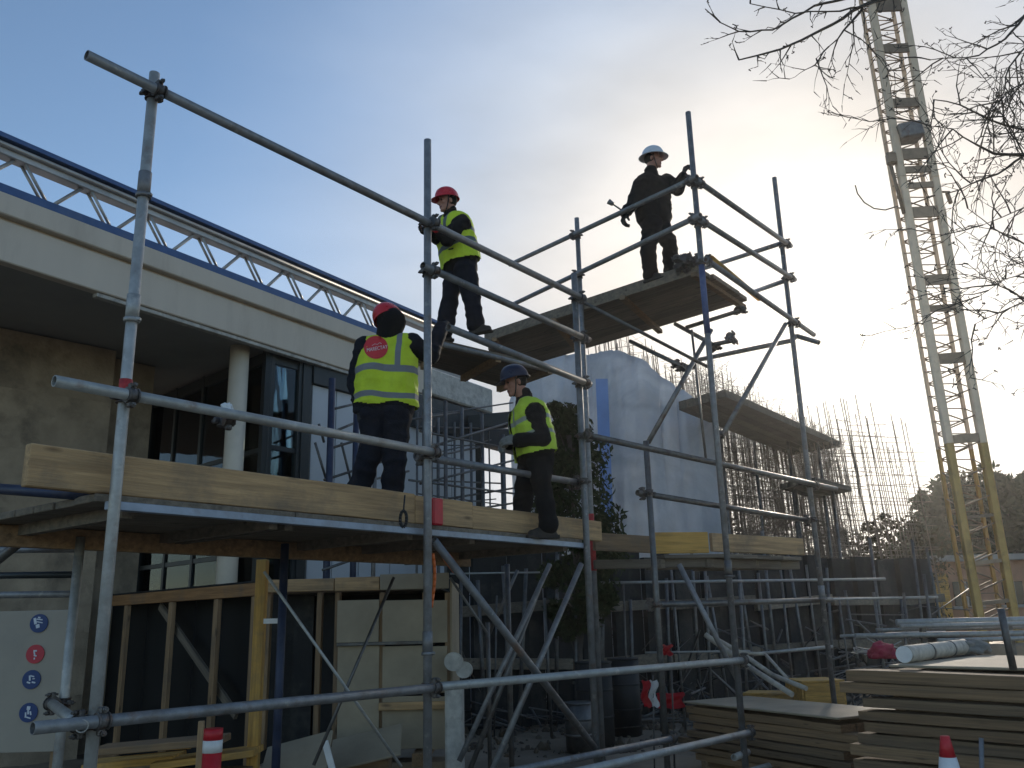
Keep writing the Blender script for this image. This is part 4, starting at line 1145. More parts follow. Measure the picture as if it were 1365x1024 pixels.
LA = (P3 - P1).length; SW = (P2 - P1).length
# steel edge angle, transoms, boards
bm = bmesh.new(); beam(bm, apt(-.02, .04, ZD - .022), apt(LA + .02, .04, ZD - .022), .05, .045, bev=.003); build('deck_edge', bm, M['deck_steel'], scaf)
nb = 6
for k in range(nb):
    for s0, s1 in ((-.05, 1.22), (1.225, 2.66), (2.67, LA + .05)):
        bm = bmesh.new(); v0 = .08 + k * .232; beam(bm, apt(s0 + random.uniform(-.02, 0), v0 + .112, ZD + .02), apt(s1, v0 + .112, ZD + .02), .222, .042, bev=.004); build('deck_board', bm, M['timber_grey'], scaf)
for s in (.15, 1.1, 1.22, 2.3, 3.0, LA - .15):
    bm = bmesh.new(); beam(bm, apt(s, .14, ZD - .035), apt(s, 1.55, ZD - .035), .06, .06); build('transom', bm, M['timber_grey'], scaf)
bm = bmesh.new(); beam(bm, apt(-.1, 1.42, ZD - .07), apt(LA, 1.42, ZD - .07), .07, .13); build('deck_bearer', bm, M['timber_old'], scaf)
# toe board: three lengths of thick pale timber
zb0, zb1 = ZD + .045, ZD + .255
for s0, s1, v, h in ((-.41, 2.30, .115, .215), (2.305, 2.95, .115, .205), (2.955, LA + .42, .125, .185)):
    bm = bmesh.new(); a, b = apt(s0, v, zb0 + h / 2), apt(s1, v, zb0 + h / 2); L = (b - a).length
    add_box(bm, Vector((0, 0, 0)), (L, .062, h), None, .006)
    bmesh.ops.subdivide_edges(bm, edges=[e for e in bm.edges if e.calc_length() > .5], cuts=24)
    for v_ in bm.verts: v_.co.z += .006 * noise.noise(Vector((v_.co.x * 1.3 + s0, 1, 0))); v_.co.y += .006 * noise.noise(Vector((v_.co.x * 1.1, 5, s0)))
    x = (b - a).normalized(); rot = Matrix((x, UZ.cross(x), UZ)).transposed().to_4x4(); rot.translation = (a + b) / 2
    inst('toe_board', tomesh(bm, 'toe_board', M['timber']), rot, scaf)
# right hand lower deck: from P3 past P4 to P5
Q0, Q1, Q2 = Vector((P3.x + .5, P3.y + .05, 0)), Vector((P4.x - .12, P4.y - .02, 0)), PZ(1071, 742, 2.2)
Q2.z = 0
def board(name, a, b, h, w, mt, z):
    bm = bmesh.new(); L = (b - a).length; add_box(bm, Vector((0, 0, 0)), (L, w, h), None, .005)
    x = (b - a).normalized(); rot = Matrix((x, UZ.cross(x), UZ)).transposed().to_4x4(); rot.translation = (a + b) / 2 + UZ * z
    return inst(name, tomesh(bm, name, M[mt]), rot, scaf)


q = PZ(868, 738, 2.2); q.z = 0; r_ = PZ(945, 741, 2.17); r_.z = 0
board('toe_board', q, r_, .215, .045, 'timber_yellow', 2.305)
board('toe_board', r_ + (Q2 - r_).normalized() * .05, Q2, .19, .045, 'timber', 2.31)
dd = (Q2 - r_).normalized(); ee = (r_ - q).normalized()
for k in range(5):
    board('deck_board', q + dd * (.12 + .235 * k) + ee * .01, r_ + dd * (.12 + .235 * k) + ee * (.1), .04, .225, 'timber_grey', 2.165)
for k in range(5):
    board('deck_board', r_ - ee * (.13 + .23 * k) + dd * 1.25, Q2 - ee * (.13 + .23 * k), .04, .22, 'timber_grey', 2.17)
for k in (0.05, .5, .95):
    c = r_.lerp(Q2, k); board('transom', c - ee * 1.3, c - ee * .02, .09, .06, 'timber_grey', 2.10)
for k in (.1, .9):
    c = q.lerp(r_, k); board('transom', c + dd * .02, c + dd * 1.3, .09, .06, 'timber_grey', 2.095)
board('toe_board', apt(LA + .43, .2, 0), q, .17, .04, 'timber_old', 2.29)

# ---------------------------------------------------------------- upper decks
def quad_deck(P, z, th, n, mt, edge=None):
    """boards laid along the long direction A->B of quad A,B,C,D (A,B front edge)"""
    A, B, C, D = P
    for k in range(n):
        q0, q1 = (k + .03) / n, (k + .97) / n
        bm = bmesh.new(); e0, e1 = random.uniform(-.05, .03), random.uniform(-.05, .03)
        d = (B - A).normalized()
        dz = random.uniform(-.008, .008)
        add_poly(bm, [A.lerp(D, q0) + d * e0 + UZ * dz, B.lerp(C, q0) + d * e1 + UZ * dz, B.lerp(C, q1) + d * e1 + UZ * dz, A.lerp(D, q1) + d * e0 + UZ * dz], UZ * th)
        bmesh.ops.bevel(bm, geom=bm.edges[:], offset=.004, segments=1, affect='EDGES')
        L = B - A; x = L.normalized(); c = A.lerp(C, .5)
        rot = Matrix((x, UZ.cross(x), UZ)).transposed().to_4x4(); rot.translation = c
        bmesh.ops.transform(bm, matrix=rot.inverted(), verts=bm.verts)
        inst('deck_board', tomesh(bm, 'deck_board', M[mt]), rot, scaf)


ZA, ZB = 4.24, 5.30
DA = [PZ(x, y, ZA) for x, y in ((574, 456), (738, 494), (668, 518), (556, 484))]
quad_deck(DA, ZA, .05, 5, 'timber_grey')
for k in (.06, .5, .94):
    a, b = DA[0].lerp(DA[1], k), DA[3].lerp(DA[2], k); d = (b - a).normalized(); bm = bmesh.new(); beam(bm, a - d * .05 - UZ * .035, b - d * .04 - UZ * .035, .06, .06); build('transom', bm, M['timber_old'], scaf)
tube('ledger', DA[0] - UZ * .02 - VA * .06 - UA * .05, DA[1] - UZ * .02 - VA * .06 + UA * .25, 'galv', .026)
DBQ = [PZ(x, y, ZB) for x, y in ((648, 455), (938, 361), (1000, 401), (672, 498))]
quad_deck(DBQ, ZB, .055, 5, 'timber_grey')
for k in (.05, .36, .68, .97):
    a, b = DBQ[0].lerp(DBQ[1], k), DBQ[3].lerp(DBQ[2], k); d = (b - a).normalized(); bm = bmesh.new(); beam(bm, a - d * .06 - UZ * .03, b + d * .08 - UZ * .03, .07, .055); build('transom', bm, M['timber_old'], scaf)
# thick edge plank of the upper deck
d = (DBQ[1] - DBQ[0]).normalized(); nn = Vector((d.y, -d.x, 0));  nn = nn if nn.y < 0 else -nn
bm = bmesh.new(); beam(bm, DBQ[0] + nn * .02 + UZ * .05, DBQ[1] + nn * .02 + UZ * .05, .035, .14); build('edge_plank', bm, M['timber_grey'], scaf)
# loose fittings on the high deck
fp = thing('fittings_heap', PZ(918, 352, ZB + .06), 'small heap of loose couplers and tube ends on the highest deck', 'fittings')
for k in range(9):
    c_ = PZ(905 + k * 3.2, 356 - (k % 3) * 2, ZB + .09) + UZ * (.03 * (k % 3)); inst('coupler', COUP, Matrix.Translation(c_) @ Euler((k * 1.3, k * .7, k * 2.1)).to_matrix().to_4x4(), fp)
for x0, y0, x1, y1 in ((905, 343, 935, 352), (900, 352, 922, 350)):
    bm = bmesh.new(); add_tube(bm, PY(x0, y0, 9.35), PY(x1, y1, 9.2), .026, n=10); build('tube_end', bm, M['roll'], fp)
# clutter on the small deck under the second worker: coiled cable
cab = thing('cable_coil', DA[0] + UZ * .055, 'dark coiled cable lying on the small upper deck at the worker feet', 'cable')
bm = bmesh.new(); c0 = DA[0].lerp(DA[2], .45) + UZ * .075; prev = None
for k in range(60):
    a = k * .42; r = .20 + .03 * math.sin(k * 1.7); q = c0 + Vector((math.cos(a) * r * 1.6, math.sin(a) * r, .010 * (k // 15) + .006 * math.sin(k)))
    if prev is not None: add_tube(bm, prev, q, .013, n=6)
    prev = q
build('cable', bm, M['black'], cab)

# ================================================================== PEOPLE
DG = None


def remesh(bm, name, voxel, smooth=6, fold=0.0, fscale=9.0, seed=0.0, solid=0.0, keep=None):
    """turn overlapping primitives into one continuous skin"""
    me = bpy.data.meshes.new(name); bm.to_mesh(me); bm.free()
    o = bpy.data.objects.new('tmp', me); COL.objects.link(o)
    m = o.modifiers.new('r', 'REMESH'); m.mode = 'VOXEL'; m.voxel_size = voxel; m.use_smooth_shade = True
    if smooth:
        s = o.modifiers.new('s', 'SMOOTH'); s.factor = .5; s.iterations = smooth
    dg = bpy.context.evaluated_depsgraph_get(); dg.update()
    out = bpy.data.meshes.new_from_object(o.evaluated_get(dg)); COL.objects.unlink(o); bpy.data.objects.remove(o); bpy.data.meshes.remove(me)
    b2 = bmesh.new(); b2.from_mesh(out); bpy.data.meshes.remove(out)
    if fold:
        b2.normal_update(); so_ = Vector((seed, seed * 1.7, seed * .6))
        for v in b2.verts:
            p = v.co * fscale + so_
            d = noise.noise(p) * .6 + (1 - abs(noise.noise(Vector((p.x * .55, p.y * .55, p.z * 1.5)))) * 2.4) * .6 + noise.noise(p * 2.3) * .25
            v.co += v.normal * d * fold
    if keep:
        bmesh.ops.delete(b2, geom=[v for v in b2.verts if not keep(v.co)], context='VERTS')
    for f in b2.faces: f.smooth = True
    return b2


def loose_trim(bm):
    """keep only the largest connected piece"""
    seen = set(); best = []
    for v in bm.verts:
        if v in seen: continue
        st = [v]; seen.add(v); comp = []
        while st:
            q = st.pop(); comp.append(q)
            for e in q.link_edges:
                o = e.other_vert(q)
                if o not in seen: seen.add(o); st.append(o)
        if len(comp) > len(best): best = comp
    bs = set(best)
    bmesh.ops.delete(bm, geom=[v for v in bm.verts if v not in bs], context='VERTS')


def hand_parts(wrist, d, n, s, curl, scale=1.0, grow=0.0):
    """palm, four fingers and thumb as capsules; d along the hand, n out of the palm, s to the thumb side"""
    d = d.normalized(); n = (n - d * n.dot(d)).normalized(); s_ = d.cross(n); s_ = s_ if s_.dot(s) > 0 else -s_
    k = scale; P = []
    for j in range(4):
        o = s_ * ((1.5 - j) * .020 * k); kn = wrist + d * (.092 - .006 * abs(j - 1.2)) * k + o
        P.append((wrist + d * .02 * k + o * .75, kn, .015 * k + grow, .0125 * k + grow))
        L = (.044, .049, .046, .037)[j] * k; a = curl; p = kn
        for seg, fr in enumerate((1.0, .68, .55)):
            a2 = a * (.75 + .55 * seg); dir_ = d * math.cos(a2) + n * math.sin(a2); q = p + dir_ * L * fr
            P.append((p, q, (.0105 - .0012 * seg) * k + grow, (.0098 - .0014 * seg) * k + grow)); p = q
    tb = wrist + d * .03 * k + s_ * .030 * k + n * .006; t1 = tb + (d * .6 + s_ * .65 + n * .35).normalized() * .042 * k
    t2 = t1 + (d * .75 + s_ * .1 + n * (.4 + .4 * curl)).normalized() * .034 * k
    P += [(wrist + d * .015 * k, tb, .016 * k + grow, .015 * k + grow), (tb, t1, .0145 * k + grow, .012 * k + grow), (t1, t2, .012 * k + grow, .010 * k + grow)]
    return P


def caps(bm, parts):
    for a, b, ra, rb in parts: capsule(bm, a, b, ra, rb, n=10)


def vest_mat(name, colour, bands, strips, sheen=(0.42, 0.44, 0.46), colour2=None):
    """high visibility cloth with grey reflective tape: bands are heights, strips are (side, half width, from height)"""
    m = mat(name, colour, .75, 0, .10, 14, .25, 60, stain=tuple(x * .62 for x in colour), stain_amt=.55, stain_scale=7)
    t = m.node_tree; L = t.links.new; b = t.nodes['Principled BSDF']; src = b.inputs['Base Color'].links[0].from_socket
    at = t.nodes.new('ShaderNodeAttribute'); at.attribute_name = 'torso'; sp = t.nodes.new('ShaderNodeSeparateXYZ'); L(at.outputs['Vector'], sp.inputs[0])

    def mth(op, a, c):
        n = t.nodes.new('ShaderNodeMath'); n.operation = op
        for i, v in enumerate((a, c)):
            if isinstance(v, (int, float)): n.inputs[i].default_value = v
            else: L(v, n.inputs[i])
        return n.outputs[0]
    tot = None
    for lo, hi in bands:
        x = mth('MULTIPLY', mth('GREATER_THAN', sp.outputs['Z'], lo), mth('LESS_THAN', sp.outputs['Z'], hi)); tot = x if tot is None else mth('MAXIMUM', tot, x)
    for c, hw, lo in strips:
        x = mth('MULTIPLY', mth('LESS_THAN', mth('ABSOLUTE', mth('SUBTRACT', sp.outputs['X'], c), 0), hw), mth('GREATER_THAN', sp.outputs['Z'], lo)); tot = mth('MAXIMUM', tot, x)
    mx = t.nodes.new('ShaderNodeMix'); mx.data_type = 'RGBA'; mx.inputs['B'].default_value = (*sheen, 1); L(src, mx.inputs['A']); L(tot, mx.inputs['Factor'])
    L(mx.outputs['Result'], b.inputs['Base Color'])
    return m


def helmet(person, c, F, U, mt, full=False, s=1.0, peak=.045):
    """shell with ridge and brim; c at the rim centre, F forward, U up"""
    F = (F - U * F.dot(U)).normalized(); Lf = U.cross(F); rot = Matrix((F, Lf, U)).transposed()
    bm = bmesh.new(); n, k = 36, 12; rows = []
    a, b, h = .137 * s, .116 * s, .135 * s
    for j in range(k + 1):
        ph = math.pi / 2 * j / k; r = []
        for i in range(n):
            th = 2 * math.pi * i / n; ce = math.cos(ph) ** .82; z = h * math.sin(ph) ** .95
            ridge = .006 * s * max(0, 1 - abs(math.sin(th)) * 5) * (j / k) + .004 * s * max(0, 1 - abs(abs(math.sin(th)) - .42) * 9) * (j / k)
            r.append(bm.verts.new(c + rot @ Vector((math.cos(th) * a * ce, math.sin(th) * b * ce, z + ridge))))
        rows.append(r)
    brim = []
    for i in range(n):
        th = 2 * math.pi * i / n; fw = max(0, math.cos(th)) ** 2; e = (.010 + peak * fw if not full else .034 + .02 * fw + .006 * max(0, -math.cos(th))) * s
        brim.append(bm.verts.new(c + rot @ Vector((math.cos(th) * (a + e), math.sin(th) * (b + e * (.9 if full else .5)), -.010 * s - .012 * s * fw))))
    for i in range(n):
        q = (i + 1) % n
        bm.faces.new((brim[i], brim[q], rows[0][q], rows[0][i]))
        for j in range(k): bm.faces.new((rows[j][i], rows[j][q], rows[j + 1][q], rows[j + 1][i]))
    bmesh.ops.remove_doubles(bm, verts=bm.verts, dist=.0006)
    for f in bm.faces: f.smooth = True
    bmesh.ops.solidify(bm, geom=bm.faces[:], thickness=.004)
    return build('helmet', bm, M[mt], person)


def person(label, base, J, face, style, group='site workers on the scaffold'):
    """J: joints in world space; style: materials and options. The body is one skin; clothes are its children"""
    V = {k: Vector(v) for k, v in J.items()}; st = style; k = st.get('k', 1.0)
    F = Vector(face).normalized(); U = Vector(st.get('head_up', (0, 0, 1))); F = (F - U * F.dot(U)).normalized() if abs(F.dot(U)) < .999 else F
    Lx = U.cross(F); hr = Matrix((F, Lx, U)).transposed(); hc = V['head']
    spine = (V['neck'] - V['pelvis']).normalized(); side = (V['shR'] - V['shL']); side = (side - spine * side.dot(spine)).normalized(); front = spine.cross(side)
    if front.dot(Vector(st['body_face'])) < 0: front = -front
    # ---- hands
    hp = {}
    for h in 'LR':
        w, e = V['wr' + h], V['el' + h]; hd = Vector(st['hand' + h]['d']) if 'd' in st['hand' + h] else (w - e)
        hp[h] = (w, hd, Vector(st['hand' + h]['n']), Vector(st['hand' + h]['s']), st['hand' + h]['curl'])
    bm = bmesh.new()
    # head: skull, jaw, nose, brow, ears, lips
    ellip(bm, hc + hr @ Vector((-.012, 0, .035)) * k, (.098 * k, .077 * k, .098 * k), hr, 3)
    ellip(bm, hc + hr @ Vector((.018, 0, -.045)) * k, (.072 * k, .060 * k, .078 * k), hr, 3)
    capsule(bm, hc + hr @ Vector((.070, -.012, -.098)) * k, hc + hr @ Vector((.070, .012, -.098)) * k, .020 * k, .020 * k)
    capsule(bm, hc + hr @ Vector((.086, 0, .012)) * k, hc + hr @ Vector((.112, 0, -.026)) * k, .009 * k, .0145 * k)
    ellip(bm, hc + hr @ Vector((.100, 0, -.030)) * k, (.013 * k, .019 * k, .010 * k), hr)
    capsule(bm, hc + hr @ Vector((.076, -.035, .026)) * k, hc + hr @ Vector((.076, .035, .026)) * k, .013 * k, .013 * k)
    capsule(bm, hc + hr @ Vector((.086, -.018, -.060)) * k, hc + hr @ Vector((.086, .018, -.060)) * k, .009 * k, .009 * k)
    capsule(bm, hc + hr @ Vector((.083, -.014, -.073)) * k, hc + hr @ Vector((.083, .014, -.073)) * k, .009 * k, .009 * k)
    for s in (-1, 1):
        ellip(bm, hc + hr @ Vector((-.012, s * .079, -.012)) * k, (.019 * k, .010 * k, .032 * k), hr)
        ellip(bm, hc + hr @ Vector((.058, s * .040, -.020)) * k, (.028 * k, .024 * k, .026 * k), hr)
    capsule(bm, V['neck'] - spine * .05 * k, hc + hr @ Vector((-.025, 0, -.03)) * k, .062 * k, .056 * k)
    # trunk and limbs (inside the clothes)
    for s in (-1, 1):
        capsule(bm, V['pelvis'] + side * s * .075 * k, V['neck'] - spine * .17 * k + side * s * .085 * k, .098 * k, .105 * k)
    capsule(bm, V['shL'], V['shR'], .055 * k, .055 * k)
    for h in 'LR':
        capsule(bm, V['sh' + h], V['el' + h], .050 * k, .040 * k); capsule(bm, V['el' + h], V['wr' + h], .040 * k, .027 * k)
        capsule(bm, V['hip' + h], V['kn' + h], .080 * k, .056 * k); capsule(bm, V['kn' + h], V['an' + h], .055 * k, .038 * k)
        capsule(bm, V['an' + h] - UZ * .02, V['an' + h].lerp(V['toe' + h], .5) - UZ * .01, .034 * k, .026 * k)
        caps(bm, hand_parts(*hp[h], scale=k))
    b2 = remesh(bm, 'body', .0075, 3)
    eyes = [hc + hr @ Vector((.083, s * .032, .008)) * k for s in (-1, 1)]; mouth = hc + hr @ Vector((.093, 0, -.0665)) * k
    for f in b2.faces:
        c = f.calc_center_median()
        if min((c - e).length for e in eyes) < .0125 * k: f.material_index = 2
        elif (c - mouth).length < .028 * k and abs((c - mouth).dot(U)) < .009 * k: f.material_index = 1
    base = Vector(base)
    bmesh.ops.translate(b2, verts=b2.verts, vec=-base)
    root = bpy.data.objects.new('person', tomesh(b2, 'body', [M['skin'], M['lips'], M['eye']], True)); put(root, Matrix.Translation(base))
    tag(root, label, 'person', group)
    # ---- trousers
    tm = M[st['trousers']]; bm = bmesh.new(); g = st.get('leg_fat', 1.0) * k
    for s in (-1, 1):
        capsule(bm, V['pelvis'] + side * s * .065 * k - spine * .02, V['pelvis'] + side * s * .085 * k + spine * .10 * k, .122 * k, .118 * k)
    for h in 'LR':
        mid = V['kn' + h]; capsule(bm, V['hip' + h], mid, .104 * g, .079 * g); capsule(bm, mid, V['an' + h] + UZ * .035, .079 * g, .074 * g)
        capsule(bm, V['an' + h] + UZ * .05, V['an' + h] + UZ * .015, .078 * g, .080 * g)
        capsule(bm, V['hip' + h] + front * -.03, V['pelvis'], .115 * k, .11 * k)
    build('trousers', remesh(bm, 'trousers', .010, 3, .017, 7.0, seed=base.x + 3), tm, root)
    # ---- boots
    for h in 'LR':
        bm = bmesh.new(); a, t_ = V['an' + h], V['toe' + h]; d = t_ - a; d.z = 0; d.normalize(); flat = Vector((a.x, a.y, st['foot_z' + h]))
        capsule(bm, flat + UZ * .055 - d * .025, flat + UZ * .14, .046 * k, .050 * k); capsule(bm, flat + UZ * .045 - d * .035, flat + UZ * .040 + d * .15 * k, .043 * k, .038 * k)
        capsule(bm, flat + UZ * .085, flat + UZ * .052 + d * .12 * k, .042 * k, .034 * k)
        add_box(bm, flat + d * .055 * k + UZ * .014, (.285 * k, .088 * k, .026), Matrix((d, UZ.cross(d), UZ)).transposed(), .008)
        b3 = remesh(bm, 'boot', .008, 2); build('boot', b3, M['boot'], root)
    # ---- jacket
    bm = bmesh.new(); a_ = st.get('arm_fat', 1.0) * k; tf = st.get('torso_fat', 1.0) * k
    for s in (-1, 1):
        capsule(bm, V['pelvis'] + side * s * .085 * k + spine * .02, V['neck'] - spine * .18 * k + side * s * .082 * k, .128 * tf, .128 * tf)
    capsule(bm, V['pelvis'] + side * -.05 * k + front * .03, V['neck'] - spine * .20 * k + front * .03 * k, .115 * tf, .115 * tf); capsule(bm, V['shL'].lerp(V['shR'], .12), V['shL'].lerp(V['shR'], .88), .080 * k, .080 * k)
    capsule(bm, V['neck'] - spine * .09 * k, V['neck'] + spine * .0 * k, .105 * k, .078 * k)
    for h in 'LR':
        capsule(bm, V['sh' + h], V['el' + h], .078 * a_, .062 * a_); capsule(bm, V['el' + h], V['wr' + h] + (V['el' + h] - V['wr' + h]).normalized() * .01, .064 * a_, .047 * a_)
    capsule(bm, V['neck'] - spine * .03, V['neck'] + spine * st.get('collar', .035), .080 * k, .074 * k)
    build('jacket', remesh(bm, 'jacket', .010, 3, .015, 8.0, seed=base.x + 11), M[st['jacket']], root)
    # ---- vest
    vest = None
    if st.get('vest'):
        bm = bmesh.new(); hem = st.get('hem', .0); vf = tf * 1.0
        for s in (-1, 1):
            capsule(bm, V['pelvis'] + side * s * .095 * k - spine * .06, V['neck'] - spine * .18 * k + side * s * .080 * k, .146 * vf, .142 * vf)
        capsule(bm, V['pelvis'] + front * .03 - spine * .05, V['neck'] - spine * .20 * k + front * .03 * k, .135 * vf, .132 * vf)
        capsule(bm, V['shL'].lerp(V['shR'], .08), V['shL'].lerp(V['shR'], .92), .094 * k, .094 * k)
        capsule(bm, V['neck'] - spine * .10 * k + side * .06, V['neck'] - spine * .10 * k - side * .06, .108 * k, .108 * k)
        o_ = V['pelvis']; T = (V['neck'] - V['pelvis']).length

        def keep(p):
            r = p - o_; up = r.dot(spine); nk = (p - V['neck']); lat = (nk - spine * nk.dot(spine)).length
            if up < hem + .012 * math.sin(r.dot(side) * 20): return False
            if up > T - .06 * k and lat < .088 * k: return False
            if st.get('open') and r.dot(front) > .06 and abs(r.dot(side)) < .02 + .10 * max(0, (up - T * .55) / T): return False
            for h, sg in (('L', -1), ('R', 1)):
                if (p - V['sh' + h] - side * sg * .065 * k + spine * .015).length < .098 * k: return False
            return True
        b3 = remesh(bm, 'vest', .0085, 4, .013, 7.5, seed=base.x + 23, keep=keep)
        loose_trim(b3)
        lay = b3.verts.layers.float_vector.new('torso')
        for v in b3.verts:
            r = v.co - o_; v[lay] = Vector((r.dot(side), r.dot(front), r.dot(spine) + .010 * math.sin(r.dot(side) * 14) + .03 * r.dot(front)))
        vest = build('vest', b3, st['vest'], root)
    # ---- gloves
    for h in 'LR':
        if st['hand' + h].get('glove'):
            bm = bmesh.new(); caps(bm, hand_parts(*hp[h], scale=k * 1.04, grow=.0035)); w, hd = hp[h][0], hp[h][1].normalized(); capsule(bm, w - hd * .04, w + hd * .03, .036 * k, .034 * k)
            build('glove', remesh(bm, 'glove', .006, 2), M[st['hand' + h]['glove']], root)
        if st['hand' + h].get('cuff'):
            bm = bmesh.new(); w, e = V['wr' + h], V['el' + h]; d = (e - w).normalized(); add_tube(bm, w + d * .005, w + d * .06, .052 * k, .056 * k, n=16); build('cuff', bm, M[st['hand' + h]['cuff']], root)
    # ---- helmet, strap, hair or hood
    hu = Vector(st.get('hat_up', U)).normalized()
    hat = helmet(root, hc + hr @ Vector((-.004, 0, .045)) * k, F, hu, st['hat'], st.get('full', False), k * st.get('hat_s', 1.0), st.get('peak', .045))
    if st.get('strap', True):
        bm = bmesh.new(); pr = None
        for q in range(15):
            a = math.pi * q / 14; p = hc + hr @ Vector((.012 + .03 * math.sin(a), -.083 * math.cos(a), .05 - .165 * math.sin(a) ** .7)) * k
            if pr is not None: add_tube(bm, pr, p, .006, n=5)
            pr = p
        build('chin_strap', bm, M['black'], hat)
    if st.get('hair'):
        bm = bmesh.new(); ellip(bm, hc + hr @ Vector((-.030, 0, .018)) * k, (.086 * k, .083 * k, .082 * k), hr, 3); build('hair', bm, M['blackcloth'], root, True)
    if st.get('hood'):
        bm = bmesh.new(); hx = st['hood']; ellip(bm, hc + Vector(hx[0]), hx[1], None, 3); capsule(bm, hc + Vector(hx[0]) - UZ * .03, V['neck'] + UZ * .01, .105 * k, .095 * k)
        build('hood', remesh(bm, 'hood', .010, 4, .006, 10, seed=5), M['blackcloth'], root)
    return root, vest, dict(side=side, front=front, spine=spine, V=V)


HV = (0.58, 0.72, 0.03)
vm1 = vest_mat('hivis_vest_cloth', HV, [(.055, .100), (.265, .320)], [(.105, .022, .30)], (.20, .21, .235))
vm2 = vest_mat('hivis_vest_cloth_two', HV, [(.125, .175), (.255, .305)], [(.10, .026, .30), (-.10, .026, .30)], (.10, .13, .13))
vm3 = vest_mat('hivis_vest_cloth_three', (0.52, 0.68, 0.05), [(.13, .165), (.27, .31)], [(.09, .024, .30), (-.09, .024, .30)], (.33, .36, .30))


def jp(px, py, y): return tuple(PY(px, py, y))


# worker one, back turned, on the lower deck
Y1 = 6.62; zf = ZD + .042
c1 = PY(508, 700, Y1)
J1 = dict(head=jp(518, 432, Y1 + .03), neck=jp(517, 452, Y1), pelvis=jp(514, 545, Y1 + .02), shL=jp(487, 464, Y1), shR=jp(549, 460, Y1),
          elL=jp(475, 507, Y1 + .06), wrL=jp(480, 546, Y1 - .02), elR=jp(573, 474, Y1 + .16), wrR=jp(588, 436, Y1 + .36),
          hipL=jp(501, 552, Y1 + .02), hipR=jp(529, 552, Y1 + .02), knL=jp(491, 613, Y1 - .02), knR=jp(525, 625, Y1 - .02))
for h, x, dy in (('L', 468, .02), ('R', 519, .05)):
    p = PY(x, 700, Y1 + dy); J1['an' + h] = (p.x, p.y, zf + .10); J1['toe' + h] = (p.x + (-.06 if h == 'L' else .04), p.y + .2, zf + .03)
w1, v1, i1 = person('person with a red helmet seen from behind, yellow vest with round red badge', (c1.x, c1.y, zf), J1, (.35, .9, .25),
                    dict(trousers='navy', jacket='navy', vest=vm1, body_face=(0, 1, 0), foot_zL=zf, foot_zR=zf, hem=.015, torso_fat=1.14, leg_fat=1.14, arm_fat=1.14,
                         handL=dict(n=(.6, .5, 0), s=(.2, .9, 0), curl=.55, glove='glove_dark'), handR=dict(n=(.3, .6, -.5), s=(-1, 0, 0), curl=.6, glove='glove_dark', d=(.1, .6, .5)),
                         hat='hat_red', hat_up=(-.42, .18, .9), head_up=(-.05, .05, 1), strap=False, hood=((.028, -.047, .0), (.116, .110, .118)), k=1.0))

# worker two, red helmet, on the small upper deck, leaning on the standard
Y2 = 8.2; z2 = ZA + .05
J2 = dict(head=jp(596, 270, Y2), neck=jp(602, 287, Y2 + .02), pelvis=jp(614, 350, Y2 + .03), shL=jp(592, 297, Y2 + .16), shR=jp(616, 296, Y2 - .15),
          elL=jp(583, 318, Y2 + .08), wrL=jp(577, 309, Y2 - .28), elR=jp(596, 319, Y2 - .28), wrR=jp(580, 302, Y2 - .40),
          hipL=jp(608, 354, Y2 + .10), hipR=jp(619, 355, Y2 - .07), knL=jp(600, 396, Y2 + .10), knR=jp(629, 398, Y2 - .10))
for h, x, dy in (('L', 593, .10), ('R', 634, -.08)):
    p = PY(x, 445, Y2 + dy); J2['an' + h] = (p.x, p.y, z2 + .10); J2['toe' + h] = (p.x + (-.18 if h == 'L' else .17), p.y - .09, z2 + .03)
c2 = PY(612, 445, Y2)
w2, v2, i2 = person('person in a red helmet and yellow vest holding the standard from the small upper deck', (c2.x, c2.y, z2), J2, (-.86, -.42, -.12),
                    dict(trousers='navy', jacket='blackcloth', vest=vm2, body_face=(-1, -.1, 0), foot_zL=z2, foot_zR=z2, hem=-.03, leg_fat=1.18, torso_fat=1.22, arm_fat=1.15,
                         handL=dict(n=(-.2, -1, 0), s=(0, 0, 1), curl=1.0, glove='glove_dark', d=(-1, 0, .1), cuff='red'), handR=dict(n=(-.3, 1, 0), s=(0, 0, 1), curl=1.0, glove='glove_dark', d=(-1, .15, .1), cuff='red'),
                         hat='hat_red', head_up=(-.12, 0, 1), hair=True, k=.94))

# worker three, navy helmet, at the far end of the lower deck, astride the toe board
Y3 = 7.58; z3o = ZD + .002
J3 = dict(head=jp(687, 511, Y3), neck=jp(699, 533, Y3 + .02), pelvis=jp(715, 606, Y3), shL=jp(697, 551, Y3 + .16), shR=jp(712, 551, Y3 - .15),
          elL=jp(690, 590, Y3 + .12), wrL=jp(676, 592, Y3 - .02), elR=jp(723, 587, Y3 - .22), wrR=jp(690, 587, Y3 - .22),
          hipL=jp(708, 612, Y3 + .09), hipR=jp(718, 612, Y3 - .09), knL=jp(699, 652, Y3 + .16), knR=jp(724, 658, Y3 - .13))
c3 = PY(715, 715, Y3)
for h, x, dy, dz in (('L', 694, .20, .042), ('R', 731, -.13, .0)):
    p = PY(x, 710, Y3 + dy); J3['an' + h] = (p.x, p.y, ZD + dz + .10); J3['toe' + h] = (p.x - .2, p.y - .06, ZD + dz + .03)
